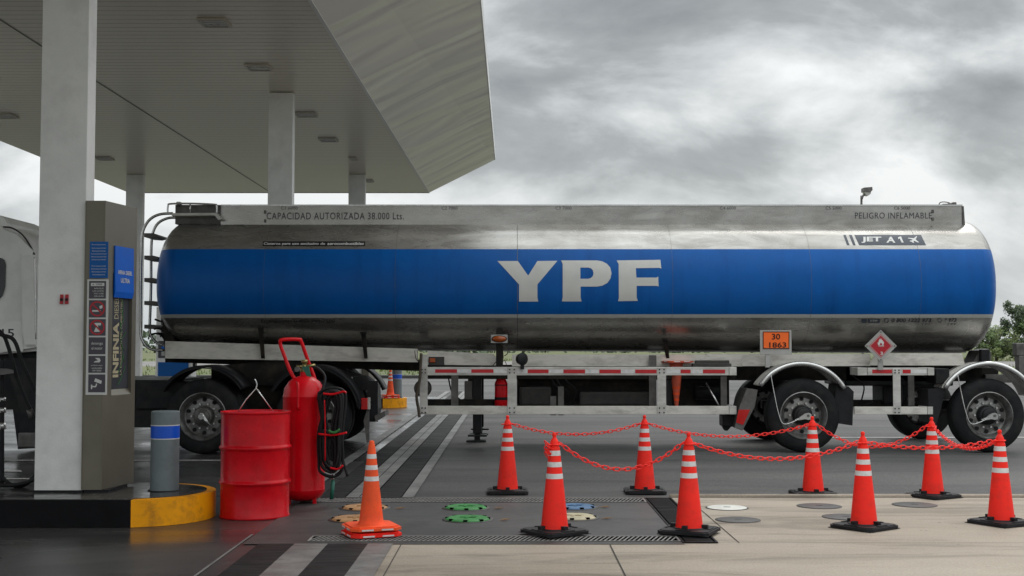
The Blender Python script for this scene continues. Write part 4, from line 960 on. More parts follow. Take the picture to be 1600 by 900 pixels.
# flammable diamond
cx_, cy_ = 1376.3, 540.5
dia = lambda r, dx=0, dy=0: [(cx_+dx, cy_-r+dy), (cx_+r+dx, cy_+dy), (cx_+dx, cy_+r+dy), (cx_-r+dx, cy_+dy)]
m = MB(); m.pxprism(dia(25), 16.99, 17.005); dp = m.build('hazard_diamond', 'placard_plate', trailer)
shape([dia(18.5)], onplane(16.986), 'sign_red', dp, 'red_field')
shape([dia(17.3), dia(16.6)], onplane(16.983), 'ink_white', dp, 'inner_border')
fl = [(-4, 1), (-5.2, -1), (-5, -4), (-3.6, -3), (-3.6, -6), (-2, -9), (-1.4, -11), (-.4, -8), (.8, -10.5), (1.4, -7), (2.6, -8), (3, -5), (4.6, -5.2), (4.6, -2), (3.6, 1), (2, 1), (1.4, -1.5), (0, -3.3), (-1.3, -1.5), (-2, 1)]
shape([[(cx_+.2+x, cy_-2.2+y*.92) for x, y in fl]], onplane(16.983), 'ink_white', dp, 'flame_symbol')
shape([rect(cx_-4, cy_-.6, cx_+5, cy_+.6)], onplane(16.983), 'ink_white', dp, 'flame_base')
text('3', (cx_-.8, cy_+9, cx_+3.2, cy_+14), onplane(16.983), 'ink_white', dp, bold=.02)
m = MB(); m.pxbox(1372, 553, 1380, 578, 17.006, 17.03); m.build('diamond_stem', 'placard_plate', dp)
for dx, dy in ((0, -21.5), (0, 21.5), (-21.5, 0), (21.5, 0)):
    m = MB(); bolt_mb(m, cx_+dx, cy_+dy, 16.99); m.build('rivet', 'dark_steel', dp)
# ---------------------------------------------------------------- wheels
def wheel(parent, x, y, z, outer=True, rad=.5, mirror=False, kind='trailer', w=.29):
    wr = empty('wheel', (x - parent.location.x, y - parent.location.y, z), parent)
    s = -1 if mirror else 1
    def T(m): 
        if mirror: m.transform(Matrix.Scale(-1, 4, (0, 1, 0)))
        return m
    m = MB()
    prof = [(.295, .02), (.31, .0), (.36, -.012), (.42, -.012), (.468, .006), (.49, .03)]
    for gy in (.075, .125, .175, .225):
        prof += [(.5, gy-.018), (.5, gy-.006), (.487, gy-.005), (.487, gy+.005), (.5, gy+.006)]
    prof += [(.49, .265), (.468, .285), (.42, .30), (.36, .30), (.31, .29), (.295, .27)]
    prof = [(r*rad/.5, yy*w/.29) for r, yy in prof]
    T(m).lathe(prof, axis='Y', seg=56, close=True); o = T(m).build('tyre', 'tyre_rubber', wr, True); sharp(o, 30)
    m = MB()
    m.lathe([(.27, .27), (.285, .25), (.285, .06), (.295, .045), (.318, .0), (.322, -.012), (.312, -.016), (.298, .006), (.278, .03), (.272, .06), (.262, .10), (.235, .12), (.20, .118), (.145, .105), (.14, .11), (0, .11)], axis='Y', seg=56, close=True)
    o = T(m).build('rim', 'rim_metal', wr, True); sharp(o, 35)
    m = MB()
    for i in range(10):
        a = 2*math.pi*(i+.5)/10; m.cyl((.222*math.cos(a), .098, .222*math.sin(a)), (.222*math.cos(a), .125, .222*math.sin(a)), .026, seg=14)
    T(m).split('hand_hole', 'hole_dark', wr, True)
    m = MB()
    for i in range(10):
        a = 2*math.pi*i/10; m.cyl((.168*math.cos(a), .075, .168*math.sin(a)), (.168*math.cos(a), .11, .168*math.sin(a)), .015, seg=6)
    T(m).split('wheel_nut', 'bright_metal', wr, True)
    m = MB(); m.lathe([(.135, .11), (.13, .04), (.118, .02), (.095, .01), (.09, -.02), (.07, -.03), (0, -.032)], axis='Y', seg=32)
    o = T(m).build('hub', 'black_paint' if kind == 'trailer' else 'dark_steel', wr, True); sharp(o, 35)
    if kind == 'trailer' and outer:
        m = MB()
        pts = [(-.14, -.045), (-.10, -.052), (-.05, -.045), (.0, -.035), (.05, -.045), (.085, -.035), (.095, .0), (.085, .035), (.05, .05), (.0, .04), (-.04, .012), (-.08, -.018), (-.12, -.034)]
        m.prism([(px+.0, -.075, pz-.01) for px, pz in pts], (0, .035, 0)); o = m.build('inflation_arm', 'bright_metal', wr, True)
        m = MB(); m.cyl((.045, -.085, .0), (.045, -.07, .0), .018, seg=14); m.build('arm_bolt', 'dark_steel', wr, True)
    if kind == 'tractor':
        m = MB(); m.cyl((0, -.03, 0), (0, -.075, 0), .055, .035, 20); m.prism([(-.02, -.06, .05), (.02, -.06, .05), (.10, -.09, -.06), (.14, -.09, -.12), (.05, -.075, -.05)], (0, .02, 0)); m.build('axle_cap', 'bright_metal', wr, True)
    return wr
WX1, WX2 = (1254-800)/114.7, (1543-800)/114.7
wheel(trailer, WX1, 17.0, .5); wheel(trailer, WX2, 17.0, .5)
wheel(trailer, WX1, 19.6, .5, mirror=True, outer=False); wheel(trailer, WX2-.1, 19.75, .5, mirror=True, outer=False)
for wx in (WX1, WX2):
    m = MB(); m.cyl((wx, 17.25, .5), (wx, 19.4, .5), .075, seg=16); m.box((wx-.06, 17.5, .5), (wx+.06, 17.7, .95)); m.box((wx-.45, 17.55, .56), (wx+.1, 17.68, .68), .01); m.build('axle', 'underbody', trailer)
# stainless mudguards
def mudguard(px, a0, a1, py, flap):
    c = at(px, py, 16.98); cc = (c.x, .53)
    m = MB(); Rr = .66
    m.arc(cc, Rr, .012, a0, a1, 16.99, 17.5, 32)
    for k in range(4): m.arc(cc, Rr+.012, .018, a0, a1, 17.09+.1*k, 17.12+.1*k, 32)
    g = m.build('mudguard', 'aluminium', trailer)
    m = MB(); P = [Vector((cc[0]+(Rr+.012)*math.cos(R(a0+(a1-a0)*i/30)), 16.985, cc[1]+(Rr+.012)*math.sin(R(a0+(a1-a0)*i/30)))) for i in range(31)]
    m.tube(P, .034, 10, 1); m.build('rolled_edge', 'bright_metal', g)
    m = MB(); b = Vector((cc[0]-.42, 16.96, cc[1]+.42)); m.tube([b+Vector((0, 0, .10)), b+Vector((.04, -.02, -.15)), b+Vector((.09, -.05, -.42)), b+Vector((.16, -.07, -.56)), Vector((cc[0]-.05, 16.90, .46))], .007, 6); m.build('air_line', 'bright_metal', g)
    return g, cc
g1, cc1 = mudguard(1253, 30, 146, 650, True)
g2, cc2 = mudguard(1545, 20, 150, 650, True)
m = MB()
m.prism([at(1167, 607, 17.0), at(1184, 609, 17.0), at(1179, 636, 17.0), at(1160, 673, 17.0), at(1148, 668, 17.0), at(1156, 634, 17.0)], (0, .5, 0)); fl1 = m.build('front_flap', 'dark_steel', g1)
m = MB(); m.prism([at(1154, 640, 16.995), at(1172, 640, 16.995), at(1161, 664, 16.995), at(1150, 660, 16.995)], (0, -.006, 0)); m.build('reflector', 'lens_red', fl1)
m = MB(); m.pxbox(1129, 648, 1150, 667, 17.2, 17.5, .02); m.pxprism([(1129, 666), (1143, 666), (1137, 673), (1133, 673)], 17.25, 17.35); m.build('drain_box', 'black_plastic', trailer)
m = MB(); m.pxprism([(1308, 600), (1326, 604), (1334, 612), (1332, 665), (1312, 662), (1302, 640)], 17.05, 17.5); m.build('mud_flap', 'black_rubber', g1)
m = MB(); m.pxprism([(1450, 608), (1478, 606), (1470, 640), (1462, 668), (1452, 660)], 17.06, 17.5) ; m.build('mud_flap', 'black_rubber', g2)
m = MB(); m.pxbox(1462, 576, 1484, 600, 17.1, 17.5, .01); m.build('mudguard_bracket', 'black_paint', g2)
# small black caps on the beams and rear gear
m = MB(); m.pxbox(1087, 563, 1140, 573, 17.3, 17.5, .01); m.pxbox(1083, 568, 1143, 573.5, 17.25, 17.5, .004); m.build('strap_roll', 'cover_dark', trailer)
m = MB(); m.pxprism([(1517, 575), (1530, 548), (1545, 545), (1549, 552), (1549, 575)], 17.6, 18.0); m.build('rear_frame', 'dark_steel', trailer)
m = MB(); m.pxbox(1533, 546, 1547, 567, 17.5, 17.6, .01); m.build('tail_lamp', 'black_plastic', trailer)
m = MB(); m.pxbox(1588, 536, 1640, 556, 17.6, 17.75, .01); m.pxbox(1592, 556, 1603, 600, 17.6, 17.75, .01); m.pxbox(1540, 585, 1640, 598, 17.8, 17.9); m.build('rear_bumper', 'dark_steel', trailer)
# hanging hose at the guard's front
m = MB(); m.tube([at(658, 552, 17.0), at(657, 575, 16.98), at(656, 592, 16.97), at(651, 618, 16.97), at(654, 640, 16.97), at(655.5, 652, 16.97)], .020, 8); m.tube([at(648, 548, 17.1), at(650, 560, 17.05), at(656, 566, 17.0)], .006, 6)
m.build('hanging_strap', 'bark', trailer)

# items stowed in the guard
te = at(783, 636, 17.45)
t = empty('fire_extinguisher', (te.x, te.y, te.z)); tag(t, 'small red fire extinguisher stowed behind the trailer side rail', 'fire extinguisher')
m = MB(); m.lathe([(.085, 0), (.09, .02), (.09, .33), (.06, .40), (.025, .42)], seg=28); sharp(m.build('cylinder', 'red_paint', t, True))
m = MB(); m.lathe([(.0915, .10), (.0915, .14)], seg=28, close=True); m.lathe([(.0915, .30), (.0915, .315)], seg=28, close=True); m.build('strap', 'black_plastic', t, True)
m = MB(); m.box((-.03, -.015, .42), (.05, .015, .47), .004); m.build('valve', 'black_plastic', t, True)

# ================================================================== TRACTOR UNIT
tractor = empty('truck_tractor', (-5, 18, 0)); tag(tractor, 'white cab truck tractor with black rear chassis coupled to the tanker', 'truck')
TYn = 16.75
def cab():
    m = MB()
    prof = [(-420, 345), (0, 353.5), (10, 354), (30, 362), (44, 376), (52, 392), (55, 397), (60, 440), (62, 545), (60, 548), (-30, 556), (-420, 560)]
    pr = [at(x, y, TYn) for x, y in prof]
    m.prism(pr, (0, 2.45, 0))
    bmesh.ops.bevel(m.bm, geom=[e for e in m.bm.edges if abs((e.verts[0].co-e.verts[1].co).normalized().y) < .1 and abs(e.verts[0].co.y-e.verts[1].co.y) < .01], offset=.05, segments=3, affect='EDGES')
    c = m.build('cab', 'cab_white', tractor); sharp(c, 25)
    m = MB(); m.prism([at(x, y, TYn-.012) for x, y in [(-60, 402), (2, 403), (7, 406), (9, 414), (8, 448), (4, 462), (-2, 468), (-60, 470)]], (0, .006, 0)); m.build('window', 'glass_dark', c)
    m = MB(); m.tube([at(x, y, TYn+.03) for x, y in [(-60, 353), (0, 354.5), (18, 356), (34, 366), (46, 382), (54, 398)]], .011, 6); m.build('roof_seal', 'black_rubber', c)
    # vertical side deflector
    m = MB(); m.pxprism([(32, 396), (53, 398), (57, 402), (57, 541), (38, 541), (35, 520)], TYn-.035, TYn-.001)
    bmesh.ops.bevel(m.bm, geom=[e for e in m.bm.edges if max(v.co.y for v in e.verts) < TYn-.03], offset=.02, segments=3, affect='EDGES'); sharp(m.build('side_deflector', 'cab_white', tractor), 30)
    m = MB(); m.tube([at(53.5, 402, TYn-.038), at(55, 440, TYn-.038), at(56, 530, TYn-.038)], .006, 6); m.build('deflector_trim', 'bright_metal', c)
    m = MB(); m.pxprism([(12, 503), (32, 502), (35, 510), (36, 549), (0, 549), (0, 512)], TYn-.006, TYn-.001); m.build('locker_door', 'cab_white', c)
    text('15', (3, 514, 22, 526.5), onplane(TYn-.008), 'ink_dark', c, bold=.01)
    m = MB(); m.prism([at(x, y, 17.3) for x, y in [(-120, 335), (-2, 336), (6, 340), (11, 348), (13, 358), (-120, 358)]], (0, 1.3, 0)); m.build('roof_deflector', 'cab_white', tractor)
    m = MB(); m.prism([at(x, y, 17.6) for x, y in [(10, 356), (60, 361), (80, 362), (80, 404), (40, 404)]], (0, 1.2, 0)); m.build('rear_fairing', 'cab_white', tractor)
    m = MB(); m.pxprism([(62, 399), (100, 402), (100, 404), (62, 402)], 17.0, 17.4); m.build('fairing_edge', 'black_rubber', tractor)
cab()
m = MB(); m.pxprism([(-200, 550), (60, 548), (62, 592), (262, 594), (262, 660), (240, 668), (100, 668), (60, 700), (28, 702), (20, 640), (-200, 640)], 17.0, 19.0)
m.build('chassis', 'black_paint', tractor)
m = MB(); m.pxprism([(2, 560), (16, 590), (28, 625), (32, 690), (52, 688), (58, 676), (58, 560)], 16.8, 16.98); m.build('step_fairing', 'black_paint', tractor)
m = MB(); m.pxbox(28, 676, 58, 700, 16.78, 17.0, .02); m.build('step', 'dark_steel', tractor)
m = MB(); m.pxbox(213, 596, 300, 640, 16.95, 17.5, .02); m.build('battery_box', 'black_paint', tractor)
m = MB(); m.pxprism([(240, 596), (560, 600), (560, 640), (240, 640)], 17.6, 17.75); m.pxprism([(240, 596), (560, 600), (560, 640), (240, 640)], 18.5, 18.65); m.build('chassis_rail', 'underbody', tractor)
m = MB(); m.pxprism([(330, 572), (470, 560), (560, 592), (560, 606), (330, 600)], 17.5, 18.8); m.build('fifth_wheel', 'underbody', tractor)
TW1, TW2 = at(317, 657, 16.75).x, at(489, 657, 16.75).x
for x in (TW1, TW2):
    wheel(tractor, x, 16.72, .5, kind='tractor'); wheel(tractor, x, 19.35, .5, kind='tractor', mirror=True)
    wheel(tractor, x, 17.05, .5, kind='tractor', outer=False, w=.28)
    m = MB(); m.cyl((x, 17.3, .5), (x, 19.0, .5), .10, seg=16); m.lathe([(.05, -.3), (.2, -.15), (.2, .15), (.05, .3)], (x, 18.0, .5), 'Y', 20); m.build('axle', 'underbody', tractor)
    m = MB(); m.arc((x, .54), .615, .03, 8 if x == TW2 else 32, 152, 16.74, 17.42, 30); 
    f = m.build('mudguard', 'black_plastic', tractor)
    m = MB(); m.arc((x, .54), .60, .012, 8 if x == TW2 else 32, 152, 16.70, 16.745, 30); m.build('lip', 'black_paint', f)
    m = MB(); m.arc((x+.12, .56), .615, .03, 20, 152, 18.9, 19.5, 30); m.build('mudguard', 'black_plastic', tractor)
# tail of the tractor chassis
m = MB(); m.pxprism([(530, 590), (566, 588), (586, 604), (588, 640), (586, 652), (578, 652), (574, 610), (540, 606)], 17.3, 18.0); m.build('rear_crossmember', 'black_paint', tractor)
m = MB(); m.pxprism([(538, 566), (562, 588), (570, 600), (530, 600), (510, 572)], 18.9, 19.3); m.build('tail_plate', 'black_plastic', tractor)
m = MB(); m.pxbox(574, 595, 590, 659, 17.1, 17.14); m.build('mud_flap', 'black_rubber', tractor)
m = MB(); m.pxprism([(585, 650), (601, 642), (602, 650), (587, 659)], 17.0, 17.5); m.build('flap_weight', 'dark_steel', tractor)
m = MB(); m.pxprism([(568, 657), (573, 641), (577, 641), (577, 690), (573, 693)], 16.95, 16.98); m.build('guard_edge', 'dark_steel', tractor)
m = MB(); m.pxbox(564, 622, 574, 640, 16.85, 16.95, .01); tl = m.build('tail_lamp', 'lens_red', tractor)
m = MB(); m.pxbox(574.2, 621, 578, 640, 16.87, 16.96, .006); m.build('side_lens', 'lens_clear', tl)
m = MB(); m.pxbox(562, 628, 580, 634, 16.955, 17.3); m.build('lamp_bracket', 'black_paint', tl)
m = MB(); m.pxbox(542, 589, 551, 591, 17.28, 17.3); m.build('tail_trim', 'bright_metal', tractor)

# ================================================================== RED DRUM
dp_ = atz(398, 806)
t = empty('oil_drum', (dp_.x, dp_.y, 0)); t.rotation_euler.z = .3; tag(t, 'glossy red steel drum with two rolled hoops beside the wheeled extinguisher', 'drum')
m = MB(); r = .29; H = .885
prof = [(0, .004), (r-.01, .004), (r, .0), (r+.004, .006), (r+.004, .014), (r-.003, .022)]
for z in (.295, .585):
    prof += [(r-.003, z-.028), (r, z-.018), (r+.011, z-.008), (r+.012, z), (r+.011, z+.008), (r, z+.018), (r-.003, z+.028)]
prof += [(r-.003, H-.02), (r+.003, H-.016), (r+.006, H-.008), (r+.004, H), (r-.004, H), (r-.008, H-.016), (0, H-.02)]
m.lathe(prof, seg=64); sharp(m.build('barrel', 'red_drum', t, True), 50)
m = MB()
c = Vector((0, 0, 0))
m.lathe([(.285, H-.018), (.20, H-.012), (.15, H-.002), (0, H+.003)], seg=48, close=True); m.build('lid', 'red_paint', t, True)
m = MB(); m.tube([(-.15, 0, H-.01), (-.08, 0, H+.10), (.0, 0, H+.19), (.0, 0, H+.195)], .0045, 6, 1); m.tube([(.0, 0, H+.195), (.07, 0, H+.10), (.15, 0, H-.01)], .0045, 6, 1)
m.tube([(0, 0, H+.19), (.008, 0, H+.22), (0, 0, H+.25), (-.012, 0, H+.27)], .006, 6); m.build('lifting_wire', 'bright_metal', t, True)

# ================================================================== WHEELED EXTINGUISHER
ep = atz(474, 786)
t = empty('wheeled_extinguisher', (ep.x, ep.y, 0)); tag(t, 'large red wheeled fire extinguisher with tall handle and coiled black hose', 'fire extinguisher')
EX, EY = ep.x, ep.y; r = .193
m = MB(); m.lathe([(0, .025), (.10, .03), (.16, .055), (r, .11), (r, .125), (r+.002, .13), (r, .135), (r, .97), (r+.002, .975), (r, .98), (r-.012, 1.05), (r-.05, 1.11), (.09, 1.15), (.04, 1.165), (.04, 1.20), (0, 1.20)], seg=48); sharp(m.build('cylinder', 'red_paint', t, True), 40)
W2 = lambda x, y, dy=0.0: at(x, y, EY+dy)
m = MB(); m.tube([W2(468, 600, -.03), W2(455, 583, -.03), W2(442, 550, -.02), W2(438, 537, -.02), W2(441, 531, -.02), W2(466, 530.5, .05), W2(471, 535, .07), W2(482, 566, .1), W2(491, 590, .1), W2(493, 600, .1)], .017, 10, 6); m.build('handle', 'red_paint', t)
m = MB(); m.tube([W2(466, 640, -.2), W2(466, 604, -.17), W2(463, 596, -.1)], .012, 8); m.build('handle_stay', 'red_paint', t)
m = MB(); m.lathe([(.035, 1.19), (.04, 1.20), (.04, 1.24), (.02, 1.245), (.02, 1.28), (.03, 1.285), (.03, 1.31), (0, 1.312)], seg=20); m.cyl((.0, 0, 1.25), (.10, 0, 1.26), .014, seg=12); m.cyl((0, 0, 1.25), (-.07, -.02, 1.25), .012, seg=12); v = m.build('valve', 'brass', t, True)
m = MB(); m.prism([W2(471, 573, -.04), W2(482, 572, -.04), W2(486, 590, -.04), W2(480, 588, -.04), W2(475, 580, -.04)], (0, .02, 0)); m.build('seal_tag', 'hose_green', t)
m = MB(); p = W2(465, 577, -.05); m.cyl((p.x, p.y, p.z), (p.x, p.y-.03, p.z), .024, seg=24); gg = m.build('gauge', 'dark_steel', t)
random.seed(11)
m = MB(); pts = []
j = lambda a: random.uniform(-a, a)
for k in range(9):
    q = (0, 3, 1, 4, 2, 0, 3, 1, 2)[k]; yy = -.16 - .012*k
    x0, x1, y0, y1 = 498+3.6*q+j(.6), 541-4.0*q+j(.8), 606+3.2*q+j(1), 745-5.5*q+j(3)
    for (x, y) in ((x0, y0+18), (x0+3, y0+6), ((x0+x1)/2, y0), (x1-4, y0+5), (x1-1, y0+22), (x1-6+j(2), (y0+y1)/2), (x1-6, y1-16), ((x0+x1)/2+1, y1-1), (x0+3, y1-8), (x0, y1-26), (x0+j(1), (y0+y1)/2)):
        pts.append(W2(x, y, yy))
pts = [W2(487, 572, 0), W2(499, 577, -.02), W2(508, 592, -.06)] + pts + [W2(520, 690, -.2), W2(534, 715, -.2), W2(543, 744, -.2)]
m.tube(pts, .0125, 8, 5); m.build('hose', 'black_rubber', t)
for pts in ([(505, 615), (520, 616), (536, 612), (541, 614)], [(497, 678), (520, 680), (542, 676)], [(516, 731), (528, 733), (536, 727)]):
    m = MB(); m.tube([W2(x, y, -.29) for x, y in pts], .0095, 8); m.split('hose_bracket', 'red_paint', t)
m = MB(); m.tube([W2(507, 625, -.285), W2(508, 660, -.285), W2(508, 720, -.285)], .006, 6); m.build('hose_rack', 'red_paint', t)
m = MB(); m.tube([W2(513, 673, -.30), W2(522, 676, -.305), W2(531, 671, -.30)], .012, 6); m.tube([W2(529, 680, -.22), W2(533, 700, -.22)], .006, 6); m.build('tie', 'cover_green', t)
a, b = W2(521, 741, -.2), W2(518, 780, -.2)
m = MB(); m.cyl(a, a+(b-a)*.25, .012, seg=12); m.build('nozzle_collar', 'bright_metal', t); m = MB(); m.cyl(a+(b-a)*.25, b, .019, .017, seg=14); m.build('nozzle', 'hose_green', t)
m = MB(); m.box((.10, -.10, 0), (.13, -.06, .09)); m.box((-.13, -.10, 0), (-.10, -.06, .08)); m.cyl((-.12, .18, .04), (.12, .18, .04), .015, seg=10); m.split('foot', 'red_paint', t, True)
m = MB(); m.lathe([(.09, -.02), (.10, 0), (.09, .02)], (-.02, .18, .10), 'X', 24); m.build('caster_wheel', 'black_rubber', t, True)

# ================================================================== CONES
def chain_cone():
    t = empty('traffic_cone', (0, 0, 0))
    m = MB(); rr = lambda z: .105 - (z-.035)*(.0645/.613)
    m.lathe([(.112, .028), (.112, .034), (.105, .036)] + [(rr(.05+.06*k), .05+.06*k) for k in range(10)] + [(rr(.648), .648), (.0355, .652), (.0345, .672), (.030, .694), (.022, .708), (.0135, .722), (.013, .728), (.0165, .733), (.016, .748), (.010, .756), (0, .757)], seg=40); sharp(m.build('cone_body', 'cone_red', t, True), 40)
    for z in (.605, .520, .432):
        m = MB(); m.lathe([(rr(z-.019)+.0012, z-.019), (rr(z+.019)+.0012, z+.019)], seg=40, close=True)
        for f in m.bm.faces: f.smooth = True
        m.build('reflective_band', 'reflect_white', t, True)
    m = MB(); h = .20; c = .035
    oct_ = [(-h+c, -h), (h-c, -h), (h, -h+c), (h, h-c), (h-c, h), (-h+c, h), (-h, h-c), (-h, -h+c)]
    m.prism([(x, y, .004) for x, y in oct_], (0, 0, .022)); m.prism([(x*.93, y*.93, .0262) for x, y in oct_], (0, 0, .006))
    for sx, sy in ((-1, -1), (1, -1), (1, 1), (-1, 1)): m.box((sx*h*.86-.025, sy*h*.86-.025, 0), (sx*h*.86+.025, sy*h*.86+.025, .0038))
    m.lathe([(.125, .0325), (.122, .040), (.106, .040)], seg=40, close=True)
    b = m.build('base', 'black_rubber', t, True)
    m = MB()
    for i in range(4):
        a = i*math.pi/2; cs, sn = math.cos(a), math.sin(a)
        P = lambda u, v, z: (cs*u - sn*v, sn*u + cs*v, z)
        m.prism([P(.092, -.018, .033), P(.145, -.018, .033), P(.145, .018, .033), P(.092, .018, .033)], (0, 0, .03))
        m.prism([P(.155, -.06, .0324), P(.175, -.06, .0324), P(.175, .06, .0324), P(.155, .06, .0324)], (0, 0, .006))
    m.split('locking_tab', 'black_rubber', b, True)
    m = MB(); m.tube([(.040*math.cos(2*math.pi*k/16), .040*math.sin(2*math.pi*k/16), .668) for k in range(16)], .0055, 6, 1, True)
    for s in (-1, 1): m.tube([(s*.046+.014*math.cos(2*math.pi*k/10), .014*math.sin(2*math.pi*k/10), .668) for k in range(10)], .005, 6, 1, True)
    m.build('chain_ring', 'cone_red', t, True)
    return t
CP = {'A': (793, 769.5, 0.02), 'B': (1007.5, 769, -.03), 'C': (1270.5, 772.5, .03), 'D': (1457.5, 777, .55), 'E': (866.5, 837, .62), 'F': (1077, 835.5, -.42), 'G': (1350, 825.5, .68), 'H': (1564.5, 819, .5)}
CL = {'A': 'red cone at the back left, beneath the guard post, chained on its right side only',
      'B': 'second cone of the back row, below the right half of the long guard rail',
      'C': 'back row red cone in front of the forward trailer wheel',
      'D': 'back row red cone just left of the rearmost trailer wheel',
      'E': 'front row red cone beside the blue and cream covers with chain wrapped at its left',
      'F': 'front row red cone on the black grating at the right end of the dark slab',
      'G': 'front row red cone half hiding a dark cover in the tan concrete',
      'H': 'red cone at the far right end where both chain rows meet'}
base = chain_cone(); CO = {}
for i, (k, (x, y, rz)) in enumerate(CP.items()):
    t = base if i == 0 else copy_tree(base); p = atz(x, y); t.location = (p.x, p.y, .004 if y > 775 else 0); t.rotation_euler = (0, 0, rz)
    if k == 'F': t.location.z = .02
    if k == 'E': t.location.z = .02
    tag(t, CL[k], 'traffic cone', 'red cones linked by a plastic chain'); CO[k] = t.location.copy()
random.seed(5)
def link_geo(m, c, d, side):
    d = d.normalized(); s = side; n = 14; pts = []
    for i in range(n):
        a = 2*math.pi*i/n; ca, sa = math.cos(a), math.sin(a)
        pts.append(c + d*(ca*.0135 + math.copysign(.013, ca)) + s*(sa*.0145))
    m.tube(pts, .0039, 6, 1, True)
def chain(a, b, sag, label, z0=.668, z1=.668):
    A, B = CO[a].copy(), CO[b].copy(); A.z += z0; B.z += z1
    h = (B-A); h.z = 0; hn = h.normalized(); A = A + hn*.055; B = B - hn*.055
    P = lambda t: A.lerp(B, t) + Vector((0, 0, -4*sag*t*(1-t)))
    N_ = 200; L = [0]; prev = P(0)
    for i in range(1, N_+1): q = P(i/N_); L.append(L[-1] + (q-prev).length); prev = q
    n = int(L[-1]/.041); m = MB()
    for i in range(n+1):
        s = L[-1]*i/n; j = next(k for k, v in enumerate(L) if v >= s-1e-9); t = j/N_
        c = P(t); d = (P(min(1, t+.005)) - P(max(0, t-.005))).normalized()
        side = d.cross(Vector((0, 0, 1))).normalized(); up = side.cross(d)
        tw = .45 + .06*math.sin(i*.7) + (math.pi/2 if i % 2 else 0)
        link_geo(m, c, d, side*math.cos(tw) + up*math.sin(tw))
    mid = P(.5); tt = D.objects.new('x', None) if False else None
    o = m.build('plastic_chain', 'chain_red'); tag(o, label, 'chain', 'red plastic chains between the cones')
chain('A', 'B', .10, 'red chain across the back row leftmost, in front of the guard rail')
chain('B', 'C', .115, 'red chain of the back row ending in front of the forward trailer wheel')
chain('C', 'D', .20, 'red chain of the back row between the two cones at the trailer wheels')
chain('D', 'H', .13, 'short red chain linking the last back cone to the far right cone')
chain('G', 'H', .05, 'nearly level red chain of the front row ending at the far right cone')
chain('F', 'G', .12, 'red chain of the front row starting at the cone on the black grating')
chain('E', 'F', .19, 'deeply sagging red chain of the front row above the dark slab')
m = MB(); q = CO['E'] + Vector((-.04, -.02, .64))
for k in range(7): link_geo(m, q + Vector((.012*(k % 3)-.02, -.02+.01*(k % 2), .035-.014*k)), Vector((.4, .1, -.8+.3*(k % 3))), Vector((.6*((k % 2)*2-1), .5, .3)).normalized())
o = m.build('chain_end', 'chain_red'); tag(o, 'bunched loose end of red chain on the front left cone', 'chain')

def old_cone(material='cone_orange', base_mat='cone_orange'):
    t = empty('traffic_cone', (0, 0, 0)); rr = lambda z: .094 - (z-.035)*.0655/.57
    m = MB(); m.lathe([(.105, .035), (.10, .045)] + [(rr(.06+.06*k), .06+.06*k) for k in range(10)] + [(.027, .608), (.0265, .615), (.024, .632), (.020, .640), (.0195, .655), (.014, .662), (0, .662)], seg=36); sharp(m.build('cone_body', material, t, True), 40)
    for z in (.545, .462, .378):
        m = MB(); m.lathe([(rr(z-.017)+.0012, z-.017), (rr(z+.017)+.0012, z+.017)], seg=36, close=True)
        for f in m.bm.faces: f.smooth = True
        m.build('reflective_band', 'reflect_white', t, True)
    m = MB(); h = .195; c = .05; oct_ = [(-h+c, -h), (h-c, -h), (h, -h+c), (h, h-c), (h-c, h), (-h+c, h), (-h, h-c), (-h, -h+c)]
    m.prism([(x, y, .006) for x, y in oct_], (0, 0, .020)); m.prism([(x*.9, y*.9, .0262) for x, y in oct_], (0, 0, .010)); b = m.build('base', base_mat, t, True)
    m = MB()
    for i in range(4):
        a = i*math.pi/2; cs, sn = math.cos(a), math.sin(a); P = lambda u, v, z: (cs*u - sn*v, sn*u + cs*v, z)
        for v in (-.075, .075): m.prism([P(h, v-.045, .010), P(h, v+.045, .010), P(h, v+.045, .021), P(h, v-.045, .021)], (cs*.002, sn*.002, 0))
    m.split('reflector_strip', 'reflect_white', b, True)
    return t
oc = atz(580, 838)
low = old_cone('cone_orange', 'cone_red'); low.location = (oc.x, oc.y, .012); low.rotation_euler.z = .40; tag(low, 'lower of two stacked orange cones, only its red base showing at the slab edge', 'traffic cone', 'worn orange cones in stacks')
top = old_cone('cone_orange', 'cone_orange'); top.location = (oc.x, oc.y, .058); top.rotation_euler.z = .36; tag(top, 'worn orange cone stacked on another base left of the green covers', 'traffic cone', 'worn orange cones in stacks')
for i, (src, lb) in enumerate(((low, 'lower of two stacked orange cones on the far yellow island end'), (top, 'far orange cone stacked in front of the far bollard on the yellow island end'))):
    c = copy_tree(src); c.location = (-2.88, 29.62, .222 + .046*i); c['label'] = lb
c = old_cone('cone_faded', 'cone_faded'); tag(c, 'x', 'traffic cone', 'x'); p = at(1057, 566, 17.35); c.location = (p.x, 17.38, at(1057, 563, 17.38).z); c.rotation_euler = (math.pi, 0, .3); c['label'] = 'dirty orange cone stowed upside down in the trailer side guard'; c['group'] = 'worn orange cones in stacks'
del c['group']
for ch in list(c.children):
    if ch.name.startswith('reflective_band'): ch.data.materials[0] = M['cone_orange']

